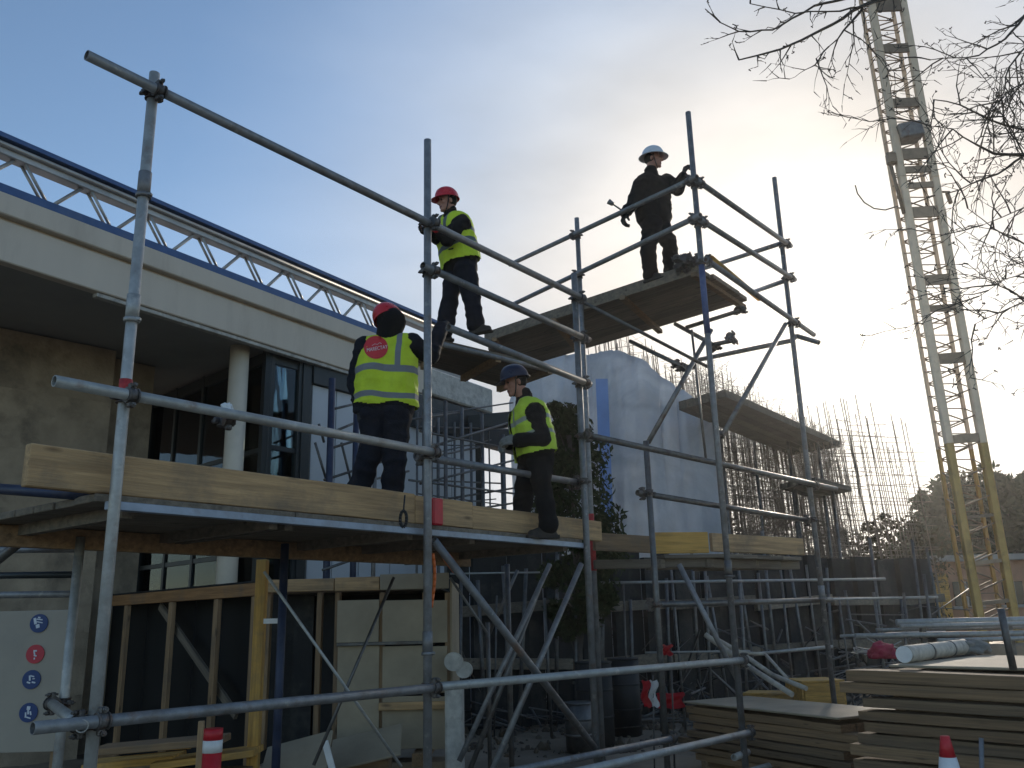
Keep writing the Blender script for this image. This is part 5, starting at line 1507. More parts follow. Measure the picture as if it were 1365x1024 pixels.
w3, v3, i3 = person('person with a navy helmet and yellow vest looking down beside the evergreen tree', (c3.x, c3.y, ZD), J3, (-.93, -.25, -.28),
                    dict(trousers='blackcloth', jacket='blackcloth', vest=vm3, body_face=(-1, -.1, 0), foot_zL=ZD + .042, foot_zR=ZD + .0, hem=-.02, leg_fat=1.08, torso_fat=1.22, arm_fat=1.2, open=True,
                         handL=dict(n=(0, -.6, -.6), s=(0, 0, 1), curl=.7, glove='glove_grey'), handR=dict(n=(0, .8, -.3), s=(0, 0, 1), curl=.75, glove='glove_grey'),
                         hat='hat_navy', head_up=(-.22, 0, 1), hair=True, peak=.05, collar=.05, k=.97))

# worker four, white helmet, high deck
Y4 = 9.62; z4 = ZB + .06
J4 = dict(head=jp(871, 213, Y4 - .04), neck=jp(868, 231, Y4 - .02), pelvis=jp(872, 292, Y4 + .04), shL=jp(889, 243, Y4 + .12), shR=jp(856, 244, Y4 - .11),
          elL=jp(904, 252, Y4 - .02), wrL=jp(911, 234, Y4 - .12), elR=jp(845, 270, Y4 - .16), wrR=jp(833, 285, Y4 - .20),
          hipL=jp(879, 298, Y4 + .08), hipR=jp(869, 298, Y4 - .08), knL=jp(893, 327, Y4 - .02), knR=jp(864, 334, Y4 - .12))
for h, x, dy in (('L', 895, .22), ('R', 867, -.06)):
    p = PY(x, 370, Y4 + dy); J4['an' + h] = (p.x, p.y, z4 + .10); J4['toe' + h] = (p.x + .15, p.y + (-.12), z4 + .03)
c4 = PY(876, 372, Y4)
w4, v4, i4 = person('person in a white helmet and all black clothes standing on the highest deck', (c4.x, c4.y, z4), J4, (.93, -.30, -.05),
                    dict(trousers='blackcloth', jacket='blackcloth', body_face=(1, -.1, 0), foot_zL=z4, foot_zR=z4, leg_fat=1.16, torso_fat=1.25, arm_fat=1.3,
                         handL=dict(n=(1, 0, 0), s=(0, -1, .2), curl=1.15, glove='glove_dark', d=(.15, -.1, 1)), handR=dict(n=(.8, .3, 0), s=(.3, -1, 0), curl=1.0, glove='glove_dark', d=(-.35, 0, -1)),
                         hat='hat_white', full=True, hair=True, k=1.0))

# round badge on the first worker's vest, laid on the cloth
def badge():
    me = v1.data; off = WM[v1.name].translation
    tree = BVHTree.FromPolygons([v.co + off for v in me.vertices], [tuple(p.vertices) for p in me.polygons])
    side, front, spine = i1['side'], i1['front'], i1['spine']; V = i1['V']
    c = PY(501, 463, Y1 - .4); d = (c - CAM).normalized()
    hit = tree.ray_cast(CAM, d)
    if hit[0] is None: return
    c = hit[0]; up = (UZ - d * UZ.dot(d)).normalized(); rt = d.cross(up).normalized()

    def proj(x, y, lift):
        h = tree.ray_cast(c + rt * x + up * y - d * .5, d)
        return (h[0] if h[0] is not None else c + rt * x + up * y) - d * lift
    bm = bmesh.new(); cen = bm.verts.new(proj(0, 0, .004)); prev = None; n = 40
    for k in range(1, 7):
        r = k / 6; ring = [bm.verts.new(proj(math.cos(t) * .094 * r, math.sin(t) * .090 * r, .004)) for t in [6.28318 * i / n for i in range(n)]]
        for i in range(n):
            j = (i + 1) % n
            bm.faces.new((cen, ring[i], ring[j]) if prev is None else (prev[i], ring[i], ring[j], prev[j]))
        prev = ring
    for f in bm.faces: f.smooth = True
    b = build('badge', bm, M['hivis_red'], v1)
    # white lettering and mark, as on the badge
    tx = bpy.data.curves.new('lettering', 'FONT'); tx.body = 'MARECTAY'; tx.size = .040; tx.align_x = 'CENTER'; tx.shear = .2
    to = bpy.data.objects.new('lettering', tx); COL.objects.link(to); dg = bpy.context.evaluated_depsgraph_get(); dg.update()
    tm = bpy.data.meshes.new_from_object(to.evaluated_get(dg)); bpy.data.objects.remove(to)
    bm = bmesh.new(); bm.from_mesh(tm); ca, sa = math.cos(.20), math.sin(.20)
    for v in bm.verts:
        x, y = v.co.x * .80, v.co.y * 1.0 - .022; x, y = x * ca - y * sa, x * sa + y * ca; v.co = proj(x + .006, y, .009)
    pts = [(-.03, .012), (-.01, .026), (.012, .022), (.028, .036), (.045, .03)]
    for (x0, y0), (x1, y1) in zip(pts[:-1], pts[1:]): add_tube(bm, proj(x0, y0, .006), proj(x1, y1, .006), .0022, n=4)
    build('lettering', bm, M['white'], b)


badge()
# tool in the fourth worker's hand
tw = thing('spanner', PY(833, 288, Y4 - .2), 'long scaffold spanner held by the person in the white helmet', 'tool')
bm = bmesh.new(); a, b = PY(840, 288, Y4 - .2), PY(815, 271, Y4 - .2); add_tube(bm, a, b, .012, .010, n=8); build('handle', bm, M['galv_dark'], tw)
bm = bmesh.new(); add_tube(bm, PY(818, 273, Y4 - .2), PY(811, 268.5, Y4 - .2), .022, .034, n=12); build('socket', bm, M['galv_dark'], tw)

# ================================================================== THINGS ABOUT THE SITE
def bx(name, a, b, w, h, mt, parent, up=UZ, bev=.004):
    """timber with its grain along local X"""
    bm = bmesh.new(); L = (b - a).length; add_box(bm, Vector((0, 0, 0)), (L, w, h), None, bev)
    x = (b - a).normalized(); z = (up - x * up.dot(x)).normalized(); rot = Matrix((x, z.cross(x), z)).transposed().to_4x4(); rot.translation = (a + b) / 2
    return inst(name, tomesh(bm, name, M[mt]), rot, parent)


# formwork box with plywood panels
YB = 8.8
fb = thing('formwork_box', PY(470, 900, YB + .4) * 1.0, 'square formwork box of pale plywood panels under the lower deck', 'formwork')


def bp(px, py, dy=0.0): return PY(px, py, YB + dy)


for x0, x1 in ((449, 506), (509, 565), (568, 597)):
    for y0, y1 in ((800, 858), (861, 925), (928, 1000)):
        a, b = bp(x0, (y0 + y1) / 2), bp(x1, (y0 + y1) / 2); z0, z1 = bp(x0, y1).z, bp(x0, y0).z
        b.z = a.z = (z0 + z1) / 2; d = random.uniform(-.012, .012)
        bm = bmesh.new(); add_box(bm, (a + b) / 2 + Vector((0, d, 0)), (b.x - a.x - .01, .02, z1 - z0 - .012), Euler((random.uniform(-.006, .006), 0, random.uniform(-.01, .01))).to_matrix(), .003); build('panel', bm, M['ply'], fb)
for x in (350, 421, 446, 507.5, 566.5, 598):
    a = bp(x, 1000, .06); b = bp(x, 790, .06); b.x = a.x; bx('stud', a, b, .05, .09, 'timber_old', fb, up=Vector((0, 1, 0)))
a, b = bp(345, 782, -.02), bp(446, 781, -.02); b.z = a.z; bx('top_rail', a, b, .07, .12, 'timber', fb)
a2, b2 = bp(447, 781, -.02), bp(506, 780, -.02); b2.z = a2.z = a.z; bx('top_rail', a2, b2, .07, .13, 'timber', fb)
a2, b2 = bp(507, 781, -.02), bp(598, 780, -.02); b2.z = a2.z = a.z + .01; bx('top_rail', a2, b2, .06, .15, 'ply', fb)
a2, b2 = bp(449, 859.5, -.03), bp(566, 855, -.03); b2.z = a2.z; bx('waler', a2, b2, .03, .03, 'galv_dark', fb)
a2, b2 = bp(505, 942, -.06), bp(606, 938, -.06); b2.z = a2.z; bx('waler', a2, b2, .05, .07, 'timber', fb)
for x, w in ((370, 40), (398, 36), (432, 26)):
    a = bp(x, 900, .55); bm = bmesh.new(); add_box(bm, Vector((a.x, a.y, 1.15)), (w * .0078, .02, 1.5), None, .003); build('inner_panel', bm, M['pile_dark'], fb)  # dark colour paints in the shade of the recess
zl_ = bp(470, 1003).z
for x in (380, 470, 560):
    a = bp(x, 1003); bx('bearer', Vector((a.x, a.y - .15, zl_ - .06)), Vector((a.x, a.y + 1.1, zl_ - .06)), .12, .11, 'timber_old', fb)
    bx('bearer', Vector((a.x - .3, a.y + .3, zl_ - .28)), Vector((a.x + .35, a.y + .3, zl_ - .28)), .30, .32, 'concrete', fb)
for side_x in (600,):
    a = bp(side_x, 880); bm = bmesh.new(); add_box(bm, Vector((a.x + .01, a.y + .55, 1.2)), (.02, 1.05, 1.55), None, .003); build('side_panel', bm, M['ply'], fb)
bm = bmesh.new(); add_box(bm, Vector((bp(470, 900).x, YB + 1.1, 1.15)), (bp(598, 900).x - bp(350, 900).x, .03, 1.6), None, .003); build('back_panel', bm, M['shade_black'], fb)  # black panel puts the shade of the box interior into colour
bm = bmesh.new(); add_box(bm, Vector((bp(470, 900).x, YB + .6, 1.9)), (bp(598, 900).x - bp(350, 900).x - .1, 1.0, .02), None, .003); build('top_sheet', bm, M['timber_grey'], fb)
# block of cast concrete leaning at the box corner
cb = thing('concrete_block', gp(606, 8.5), 'pale cast concrete block standing at the corner of the formwork box', 'block')
bm = bmesh.new(); p = PY(606, 925, 8.5); add_box(bm, Vector((p.x, p.y, .52)), (.16, .3, 1.04), None, .02); build('block', bm, M['concrete_pale'], cb)
bm = bmesh.new(); add_tube(bm, PY(604, 882, 8.45), PY(606, 882, 8.75), .085, n=18); add_tube(bm, PY(618, 893, 8.5), PY(620, 893, 8.8), .075, n=18); build('pipe_stub', bm, M['concrete_pale'], cb)

# dark timber hoarding frame running back to the building
H0, H1 = PZ(345, 779, 2.0), PZ(140, 797, 2.0); H0.z = H1.z = 0
hf = thing('hoarding_frame', (H0 + H1) / 2, 'open timber stud frame with reddish top rail running back to the column', 'hoarding')
bx('top_rail', H0 + UZ * 1.95, H1 + UZ * 1.95, .07, .13, 'timber_red', hf)
hd = (H1 - H0).normalized(); hn = Vector((-hd.y, hd.x, 0)); hn = hn if hn.y > 0 else -hn
for px in (166, 226, 287, 338):
    q = PP(px, 860, H0 + UZ, math.degrees(math.atan2(hd.x, hd.y))); q.z = 0; bx('stud', q, q + UZ * 1.88, .05, .10, 'timber_old', hf, up=hd)
bx('bottom_rail', H0 + UZ * .05, H1 + UZ * .05, .07, .10, 'timber_old', hf)
bx('brace', H0.lerp(H1, .12) + hn * .09 + UZ * .7, H0.lerp(H1, .62) + hn * .09 + UZ * 1.85, .04, .09, 'timber_grey', hf)
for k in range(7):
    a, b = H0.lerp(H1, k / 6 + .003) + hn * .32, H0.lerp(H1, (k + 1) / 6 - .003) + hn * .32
    bx('shade_sheet', a + UZ * .96, b + UZ * .96, .02, 1.9, 'shade_black', hf)  # black sheets added as painted shade behind the open studs
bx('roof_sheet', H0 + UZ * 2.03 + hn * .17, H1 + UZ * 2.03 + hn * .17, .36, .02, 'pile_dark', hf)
# yellow timber post and its white tag
yp = thing('yellow_post', gp(344, 7.35), 'tall yellow timber post propping the lower deck', 'post')
a = PY(344, 880, 7.35); bx('post', Vector((a.x, a.y, -.02)), Vector((a.x, a.y, ZD - .12)), .085, .085, 'timber_yellow', yp, up=Vector((0, 1, 0)))
bm = bmesh.new(); add_box(bm, PY(362, 828, 7.28), (.13, .006, .04), None, .001); build('tag', bm, M['white'], yp)

# safety sign board
YS = 7.3
sb = thing('safety_sign_board', gp(45, YS), 'pale board with four round safety signs beside the concrete wall', 'sign')
p, q = PY(-60, 1000, YS), PY(99, 814, YS); bm = bmesh.new(); add_box(bm, Vector(((p.x + q.x) / 2, YS + .02, (PY(45, 814, YS).z + PY(45, 1003, YS).z) / 2)), (q.x - p.x, .03, PY(45, 814, YS).z - PY(45, 1003, YS).z), None, .004); brd = build('board', bm, M['sign_board'], sb)
for x in (-30, 85):
    a = PY(x, 900, YS + .07); bx('leg', Vector((a.x, a.y, -.02)), Vector((a.x, a.y, 1.5)), .06, .06, 'timber_old', sb, up=Vector((0, 1, 0)))
for k, (x, y, mt) in enumerate(((52, 831, 'sign_blue'), (47, 872, 'sign_red'), (42, 906, 'sign_blue'), (38, 950, 'sign_blue'))):
    c = PY(x, y, YS - .001); bm = bmesh.new(); add_tube(bm, c + Vector((0, .004, 0)), c - Vector((0, .004, 0)), .073, n=28); dsc = build('disc', bm, M[mt], sb)
    bm = bmesh.new()
    shapes = [[(-.03, .018, .022, .05), (.005, .03, .05, .010), (.008, .008, .05, .008), (-.005, -.022, .03, .03), (0, .045, .02, .012)],
              [(0, .025, .028, .012), (-.004, .006, .012, .03), (.004, -.012, .024, .012), (0, -.034, .012, .014)],
              [(-.012, .012, .014, .04), (.006, .026, .034, .010), (.02, .006, .02, .008), (-.018, -.022, .03, .012), (.022, -.022, .03, .012)],
              [(0, .034, .028, .028), (.0, .004, .014, .034), (-.018, -.012, .012, .03), (.02, -.004, .012, .03), (0, -.036, .05, .010)]][k]
    for (sx, sz, w, h) in shapes: add_box(bm, c + Vector((sx, -.006, sz)), (w, .003, h), Euler((0, random.uniform(-.3, .3), 0)).to_matrix(), .001)
    build('pictogram', bm, M['sign_print'], dsc)

# red and white post, stake
rp = thing('delineator_post', gp(283, 5.6), 'red plastic post with a white reflective band beside a thin stake', 'post')
c = PY(283, 1000, 5.6); zt_ = PY(283, 971, 5.6).z
for z0, z1, mt, r in ((.03, zt_ - .135, 'red', .056), (zt_ - .135, zt_ - .065, 'white', .0575), (zt_ - .065, zt_, 'red', .056)):
    bm = bmesh.new(); add_tube(bm, Vector((c.x, c.y, z0)), Vector((c.x, c.y, z1)), r, n=24); build({'red': 'shaft', 'white': 'reflective_band'}[mt], bm, M[mt], rp)
bm = bmesh.new(); add_tube(bm, Vector((c.x, c.y, -.02)), Vector((c.x, c.y, .04)), .17, .13, n=24); build('base', bm, M['black'], rp)
sk = thing('wooden_stake', gp(267, 5.75), 'thin pale wooden stake standing just behind the red post', 'stake')
a = PY(267, 990, 5.75); bx('stake', Vector((a.x, a.y, -.02)), Vector((a.x, a.y, PY(267, 961, 5.75).z)), .035, .03, 'timber', sk, up=Vector((0, 1, 0)))
# loose boards low down on the left
lb = thing('timber_pile', gp(215, 7.0), 'low untidy pile of yellow and grey boards behind the red post', 'timber')
for k, (x0, y0, x1, y1, d, mt) in enumerate(((130, 1000, 300, 985, 7.0, 'timber_old'), (170, 996, 262, 990, 7.6, 'timber_yellow'), (210, 1018, 345, 1000, 7.2, 'timber_yellow'), (120, 1020, 240, 1008, 7.3, 'timber_yellow'), (140, 1035, 330, 1030, 7.1, 'timber_old'), (100, 1050, 330, 1045, 7.2, 'timber_old'))):
    bx('board', PY(x0, y0, d), PY(x1, y1, d + .05), .35, .05, mt, lb)
for k in range(6): bx('bearer', PY(110, 1070 + k * 20, 7.2), PY(340, 1068 + k * 20, 7.2), .4, .10, 'timber_old', lb)
# pale sheets lying in front of the formwork box
for k, (x0, y0, x1, y1, d, w, lab) in enumerate(((350, 1022, 440, 998, 7.6, .5, 'pale plywood sheet tilted against the bearers of the formwork box'), (440, 1008, 535, 985, 8.1, .45, 'longer pale plywood sheet lying at the foot of the formwork box'))):
    sh = thing('loose_sheet', PY((x0 + x1) / 2, (y0 + y1) / 2, d), lab, 'board', 'loose sheets at the formwork box')
    bx('sheet', PY(x0, y0, d), PY(x1, y1, d), w, .02, 'ply', sh, up=Vector((0, -.5, 1)))
    q = PY((x0 + x1) / 2, (y0 + y1) / 2 + 14, d); bx('trestle', Vector((q.x - .2, q.y + .1, q.z / 2 - .02)), Vector((q.x + .2, q.y + .1, q.z / 2 - .02)), .2, q.z, 'timber_old', sh)
wb = thing('upright_board', PY(440, 1010, 7.4), 'narrow white painted board standing on edge among the loose sheets', 'board')
bx('board', PY(433, 988, 7.4), PY(452, 1060, 7.4), .03, .05, 'white', wb)

# ------------------------------------------------------------------ timber stacks on the right
PLK = None


def plank_mesh():
    """unit planks, each a little warped and with worn edges; several variants of each wood"""
    global PLK
    if PLK is None:
        PLK = {}
        for k in ('plank_a', 'plank_b'):
            PLK[k] = []
            for v in range(5):
                bm = bmesh.new(); add_box(bm, Vector((0, 0, 0)), (1, 1, 1)); bmesh.ops.bevel(bm, geom=bm.edges[:], offset=.045, segments=1, affect='EDGES')
                bmesh.ops.subdivide_edges(bm, edges=[e for e in bm.edges if abs(e.verts[0].co.x - e.verts[1].co.x) > .5], cuts=9)
                for w in bm.verts:
                    x = w.co.x; w.co.z += .10 * noise.noise(Vector((x * 3 + v * 7, w.co.z * .6, v))) + .05 * noise.noise(Vector((x * 11, v, w.co.z))); w.co.y += .03 * noise.noise(Vector((x * 4, 9, v)))
                PLK[k].append(tomesh(bm, 'plank', M[k]))
    return PLK


def stack(label, O, wd, L, dd, rows, bw, layers, th, z0, mats):
    t = thing('timber_stack', O + wd * L / 2 + dd * rows * bw / 2, label, 'timber stack', 'stacks of boards on the right')
    pm = plank_mesh()
    for l in range(layers):
        dz = z0 + th * l
        for r in range(rows):
            if 0 < r < rows - 1 and l < layers - 2: continue           # hidden core
            e0 = random.uniform(-.14, .12); e1 = random.uniform(-.2, .2); LL = L - e0 + e1
            hh = th * random.uniform(.72, .95); ww = bw * random.uniform(.93, .985)
            c = O + wd * (e0 + LL / 2) + dd * (bw * (r + .5) + (random.uniform(-.03, .02) if r == 0 else 0)) + UZ * (dz + hh / 2)
            y = UZ.cross(wd); rot = Matrix((wd, y, UZ)).transposed().to_4x4(); rot.translation = c
            rot = rot @ Matrix.Rotation(random.uniform(-.006, .006), 4, 'Y') @ Matrix.Rotation(random.uniform(-.006, .006), 4, 'Z')
            inst('plank', random.choice(pm[random.choice(mats)]), rot @ Matrix.Diagonal((LL, ww, hh, 1)), t)
    core = bmesh.new(); c = O + wd * L / 2 + dd * rows * bw / 2; add_box(core, c + UZ * (z0 + th * (layers - 2) / 2), (L - .5, bw * (rows - 2.2), th * (layers - 2) - .02), Matrix((wd, UZ.cross(wd), UZ)).transposed())
    build('inner_planks', core, M['timber_old'], t)
    for k in (.12, .5, .88):
        bx('bearer', O + wd * L * k + UZ * (z0 - .06) - dd * .0, O + wd * L * k + dd * rows * bw + UZ * (z0 - .06), .1, .12, 'timber_old', t)
    return t


O1 = PZ(1126, 894, 1.12); O1.z = 0; wd1 = Vector((.64, -.768, 0)).normalized(); dd1 = Vector((.768, .64, 0)).normalized()
stack('tall stack of weathered boards carrying the rolled mat', O1, wd1, 3.4, dd1, 10, .235, 11, .092, .11, ['plank_a', 'plank_a', 'plank_b'])
O2 = PZ(912, 941, .62); O2.z = 0; wd2 = Vector((.465, -.885, 0)).normalized(); dd2 = Vector((.885, .465, 0)).normalized()
stack('low stack of grey boards beside the tall stack', O2, wd2, 2.25, dd2, 4, .215, 7, .076, .09, ['plank_a', 'plank_b'])
ps = thing('plywood_sheet', O2 + wd2 * 1.1 + UZ * .64, 'dusty plywood sheet lying on top of the low stack', 'sheet')
bx('sheet', O2 + wd2 * .0 + dd2 * .45 + UZ * .66, O2 + wd2 * 2.2 + dd2 * .45 + UZ * .665, .92, .02, 'ply', ps)
p2 = thing('plywood_sheet', O1 + wd1 * 1.5 + UZ * 1.14, 'pale plywood sheet on the tall stack under the rolled mat', 'sheet')
bx('sheet', O1 + wd1 * .25 + dd1 * 1.1 + UZ * 1.148, O1 + wd1 * 2.3 + dd1 * 1.1 + UZ * 1.148, 1.7, .02, 'ply', p2)
# rolled mat with pale end, grey bundle, red cloth
ZT = 1.16
a, b = PZ(1207, 884, ZT), PZ(1288, 872, ZT); a.z = b.z = ZT + .068
rm_ = thing('rolled_mat', (a + b) / 2 - UZ * .07, 'thick pale roll of matting with a white end on the tall stack', 'roll')
d = (b - a).normalized(); bm = bmesh.new(); add_tube(bm, a, b, .068, n=24)
bmesh.ops.subdivide_edges(bm, edges=[e for e in bm.edges if e.calc_length() > .3], cuts=14)
for v in bm.verts:
    q = noise.noise(v.co * 11); v.co += Vector((0, 0, 1)) * q * .008 + Vector((1, 0, 0)) * noise.noise(v.co * 14 + Vector((3, 0, 0))) * .006
build('roll', bm, M['roll'], rm_)
bm = bmesh.new(); add_tube(bm, a - d * .012, a + d * .002, .066, n=24); build('end_cap', bm, M['white'], rm_)
for k in (.35, .7):
    bm = bmesh.new(); c = a.lerp(b, k); add_tube(bm, c - d * .012, c + d * .012, .075, n=24); build('strap', bm, M['galv_dark'], rm_)


def lump(name, label, cat, c, rad, mt, seed, fold=.25, group=None):
    bm = bmesh.new(); bmesh.ops.create_icosphere(bm, subdivisions=4, radius=1.0)
    for v in bm.verts:
        n = v.co.copy(); f = 1 + fold * noise.noise(n * 2.2 + Vector((seed, 0, 0))) + fold * .6 * (1 - 2 * abs(noise.noise(n * 4.5 + Vector((0, seed, 0))))) * .8
        q = n * f; v.co = c + Vector((q.x * rad[0], q.y * rad[1], max(-.55, q.z) * rad[2]))
    o = build(name, bm, M[mt], None, True); return tag(o, label, cat, group)


lump('cloth_bundle', 'crumpled dark red cloth lying left of the rolled mat', 'cloth', PZ(1178, 878, ZT) + UZ * .045, (.11, .10, .08), 'cloth_red', 2, .4)
lump('sack', 'lumpy grey sacking bundle at the far end of the rolled mat', 'sack', PZ(1292, 872, ZT) + UZ * .05, (.16, .12, .085), 'grey_cloth', 7, .4)
wr = thing('wire_heap', PZ(1150, 878, ZT), 'tangle of pale wire behind the red cloth on the tall stack', 'wire')
bm = bmesh.new()
for k in range(26):
    c = PZ(1165 + random.uniform(-30, 45), 873, ZT) + UZ * random.uniform(.0, .06); e = Vector((random.gauss(0, 1), random.gauss(0, 1), random.gauss(0, .15))).normalized() * random.uniform(.1, .35); add_tube(bm, c, c + e, .006, n=5)
build('wire', bm, M['galv_pale'], wr)
# bent tubes leaning over the low stack, yellow formwork pieces behind it
bt = thing('bent_tubes', PZ(1010, 930, .66), 'rusty bent tubes dumped across the low board stack', 'pipes')
for pts, r in ((((940, 846, 10.6), (962, 862, 10.5), (1000, 890, 10.3), (1056, 926, 9.7)), .03), (((955, 852, 10.7), (990, 872, 10.5), (1030, 900, 10.2), (1075, 918, 9.8)), .026), (((985, 870, 10.6), (1020, 872, 10.5), (1050, 905, 10.1)), .018)):
    P = [PY(*q) for q in pts]; bm = bmesh.new()
    for i in range(len(P) - 1): add_tube(bm, P[i], P[i + 1], r, n=10)
    build('tube', bm, M['roll'], bt)
for i, (x, y, d, sz, lab) in enumerate(((1030, 925, 11.3, (.62, .4, .30), 'yellow timber box lying behind the low board stack'), (1085, 908, 11.0, (.5, .5, .62), 'taller yellow timber box beside the tall stack'))):
    p = PY(x, y, d); yb = thing('formwork_crate', Vector((p.x, p.y, 0)), lab, 'crate', 'yellow formwork crates'); H = p.z
    rot = Euler((0, 0, R_(-25 + 30 * i))).to_matrix()
    for sx in (-1, 1):
        bm = bmesh.new(); add_box(bm, Vector((p.x, p.y, H / 2)) + rot @ Vector((sx * sz[0] / 2, 0, 0)), (.025, sz[1], H), rot, .003); build('side', bm, M['timber_yellow'], yb)
        bm = bmesh.new(); add_box(bm, Vector((p.x, p.y, H / 2)) + rot @ Vector((0, sx * sz[1] / 2, 0)), (sz[0] - .03, .025, H - .01), rot, .003); build('side', bm, M['timber_yellow'], yb)
    bm = bmesh.new(); add_box(bm, Vector((p.x, p.y, H + .012)), (sz[0] * 1.04, sz[1] * 1.06, .024), rot, .003); build('lid', bm, M['timber_yellow'], yb)
# pipe rack by the crane
pr = thing('pipe_rack', gp(1290, 12.2), 'low steel rack of long pipes in front of the crane foot', 'rack')
for y, d, x0, r in ((828, 12.4, 1195, .045), (833, 12.2, 1200, .03), (846, 12.2, 1140, .035), (852, 12.0, 1250, .03), (838, 12.6, 1168, .025)):
    bm = bmesh.new(); add_tube(bm, PY(x0, y + 2, d), PY(1480, y - 4, d), r, n=10); build('pipe', bm, M['galv_pale'], pr)
for x in (1232, 1348):
    p = PY(x, 836, 12.3); bx('post', Vector((p.x, p.y + .06, 0)), Vector((p.x, p.y + .06, p.z + .05)), .07, .07, 'galv_dark', pr, up=Vector((0, 1, 0)))
gpst = thing('guard_post', PZ(1350, 888, ZT) - UZ * .0, 'thin grey tube post clamped at the edge of the tall stack', 'post')
bm = bmesh.new(); p = PZ(1351, 893, ZT); add_tube(bm, Vector((p.x, p.y, ZT)), Vector((p.x - .02, p.y, ZT + .42)), .025, n=12); build('post', bm, M['galv_dark'], gpst)
# traffic cone and leaning bar
YC = 6.0
cn = thing('traffic_cone', gp(1262, YC), 'red and white traffic cone in front of the tall board stack', 'cone')
c = PY(1262, 1000, YC); zt = PY(1260, 981, YC).z
def cone_r(z): return .028 + (zt - z) * .17
for z0, z1, mt, nm in ((.03, zt - .40, 'red', 'cone_body'), (zt - .40, zt - .125, 'white', 'reflective_band'), (zt - .125, zt, 'red', 'cone_tip')):
    bm = bmesh.new(); add_tube(bm, Vector((c.x, c.y, z0)), Vector((c.x, c.y, z1)), cone_r(z0) + (.002 if mt == 'white' else 0), cone_r(z1) + (.002 if mt == 'white' else 0), n=28); build(nm, bm, M[mt], cn)
bm = bmesh.new(); add_box(bm, Vector((c.x, c.y, .01)), (.38, .38, .05), None, .012); build('base', bm, M['black'], cn)
lt = thing('leaning_bar', gp(1300, 6.1), 'thin scuffed steel bar leaning upright beside the traffic cone', 'bar')
bm = bmesh.new(); a = PY(1308, 984, 6.3); add_tube(bm, Vector((a.x - .16, a.y - .1, 0)), a, .016, n=10); build('bar', bm, M['galv'], lt)

# ------------------------------------------------------------------ bits hung on the scaffold
rb = thing('red_holder', PY(586, 690, 6.42), 'red plastic holder hung on the toe board beside the middle standard', 'holder')
p = apt(SW + .17, .03, 2.375); bm = bmesh.new(); add_box(bm, p, (.11, .04, .20), Matrix.Rotation(-math.atan2(UA.y, UA.x) * -1, 3, 'Z'), .012); build('holder', bm, M['red'], rb)
rc = thing('red_strap', PY(578, 770, 6.4), 'orange red webbing strap hanging from the deck behind the middle standard', 'strap')
bm = bmesh.new(); pr_ = None
for k in range(9):
    q = PY(577 + 2.5 * math.sin(k * .5), 738 + k * 9, 6.42)
    if pr_ is not None: add_tube(bm, pr_, q, .012, n=6)
    pr_ = q
build('strap', bm, M['orange'], rc)
kc = thing('carabiner', PY(538, 690, 6.0), 'black carabiner clip with cord hanging over the toe board', 'clip')
bm = bmesh.new(); pv = None; c = PY(538, 692, 5.98)
for k in range(17):
    t_ = 6.2832 * k / 16; q = c + Vector((math.cos(t_) * .022, -.01, math.sin(t_) * .055))
    if pv is not None: add_tube(bm, pv, q, .011, n=6)
    pv = q
build('ring', bm, M['black'], kc)
bm = bmesh.new(); add_tube(bm, c + Vector((0, -.01, .05)), c + Vector((.0, .06, .17)), .006, n=6); build('cord', bm, M['black'], kc)
lump('paper_scrap', 'crumpled white paper stuck on the middle guard rail', 'paper', Vector(PY(302, 546, 4.93)), (.03, .02, .034), 'paper', 4, .5)
tp = thing('rail_clamp', PY(305, 556, 5.03), 'dark clamp gripping the guard rail under the white paper', 'clamp')
q = PY(305, 557, 5.0); m_ = Matrix.Translation(q); ct = inst('clamp', COUP, Matrix.Translation(Vector((q.x, q.y, 2.775))) @ Matrix.Rotation(R_(38), 4, 'Z') @ Matrix.Rotation(R_(90), 4, 'Y'), tp)
# red and white tape flags by the short standard
for x, y, d, w, h, cols, lab in ((866, 925, 9.6, .16, .26, ('red', 'white'), 'red and white tape scrap hanging beside the short standard'), (889, 867, 9.8, .10, .11, ('red',), 'small red rag tied to a thin rod'), (893, 934, 10.2, .3, .16, ('red',), 'red plastic barrier piece behind the short standard')):
    c = PY(x, y, d); fl = thing('warning_flag', c, lab, 'flag', 'red markers near the short standard')
    for i, cm in enumerate(cols):
        bm = bmesh.new(); n = 8; W = w / len(cols); g = []
        for j in range(n + 1):
            g.append([bm.verts.new(c + Vector((-w / 2 + i * W + W * k / 4 + .02 * math.sin(j), .03 * math.sin(j * 1.1 + k), h / 2 - h * j / n + .01 * math.sin(k * 2)))) for k in range(5)])
        for j in range(n):
            for k in range(4): bm.faces.new((g[j][k], g[j][k + 1], g[j + 1][k + 1], g[j + 1][k])).smooth = True
        bmesh.ops.solidify(bm, geom=bm.faces[:], thickness=.004); build('cloth', bm, M[cm], fl)
    bm = bmesh.new(); add_tube(bm, Vector((c.x, c.y + .02, 0)), c + Vector((.05, .03, h * .7)), .008, n=6); build('rod', bm, M['galv_dark'], fl)
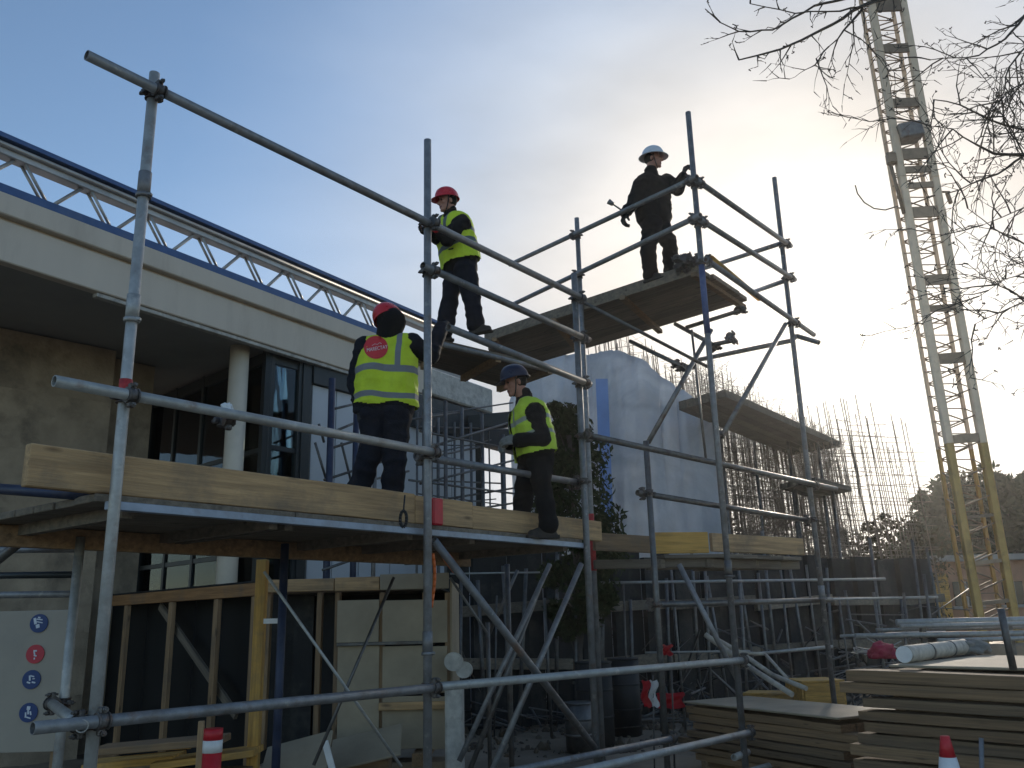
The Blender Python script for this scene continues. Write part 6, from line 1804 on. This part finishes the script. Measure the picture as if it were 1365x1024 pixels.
# drums and buckets in the shade under the decks
def drum(label, px, d, r, h, mt, cat='drum', z0=-.02):
    p = gp(px, d); t = thing('drum' if cat == 'drum' else 'bucket', p, label, cat, 'drums and buckets under the scaffold')
    bm = bmesh.new(); add_tube(bm, p + UZ * z0, p + UZ * h, r * (.9 if cat == 'bucket' else 1), r, n=22); build('body', bm, M[mt], t)
    for z in (h, h * .66, h * .33):
        bm = bmesh.new(); add_tube(bm, p + UZ * (z - .012), p + UZ * (z + .012), r * 1.03, n=22); build('rim', bm, M[mt], t)


drum('dark oil drum under the right hand deck', 820, 13.0, .22, 1.0, 'black')
drum('grey steel drum standing beside the black drum', 782, 12.2, .24, 1.0, 'pile_dark')
drum('small grey bucket in front of the steel drum', 760, 11.6, .18, .55, 'galv_dark', 'bucket')
drum('dark drum between the crane and the tall stack', 1240, 12.9, .33, 1.2, 'pile_dark')
# site fence of tubes in front of the retaining wall
sf = thing('tube_fence', gp(1000, 13.0), 'open fence of thin steel tubes before the retaining wall', 'fence')
for x0, y0, x1, y1, d0, d1, r in ((800, 777, 1180, 772, 12.6, 13.4, .02), (900, 803, 1250, 796, 12.7, 13.4, .017), (1005, 872, 1110, 862, 12.2, 12.2, .022), (860, 870, 1000, 868, 12.8, 12.8, .014), (1120, 848, 1260, 842, 13, 13, .02), (600, 765, 720, 763, 12.5, 12.5, .012)):
    bm = bmesh.new(); add_tube(bm, PY(x0, y0, d0), PY(x1, y1, d1), r, n=8); build('rail', bm, M['galv_pale'], sf)
for x in range(610, 1250, 36):
    p = gp(x + random.uniform(-9, 9), 12.75 + .6 * (x - 610) / 640); h = random.uniform(1.7, 2.4); bm = bmesh.new(); add_tube(bm, p, p + Vector((random.uniform(-.08, .08), 0, h)), random.choice((.013, .018, .022)), n=6); build('post', bm, M['galv_dark'], sf)

# ------------------------------------------------------------------ air: haze added in place of lens glare
bm = bmesh.new(); add_box(bm, Vector((0, 100, 12)), (700, 900, 28))
hz = bpy.data.materials.new('glare_haze'); hz.use_nodes = True; t_ = hz.node_tree; t_.nodes.clear()
ho = t_.nodes.new('ShaderNodeOutputMaterial'); hv = t_.nodes.new('ShaderNodeVolumePrincipled')
hv.inputs['Color'].default_value = (1, 1, 1, 1); hv.inputs['Density'].default_value = 0.0006; hv.inputs['Anisotropy'].default_value = 0.75
t_.links.new(hv.outputs[0], ho.inputs['Volume'])
haze = build('haze', bm, hz); tag(haze, 'thin haze added over the whole site to imitate lens glare', None, None, 'stuff')
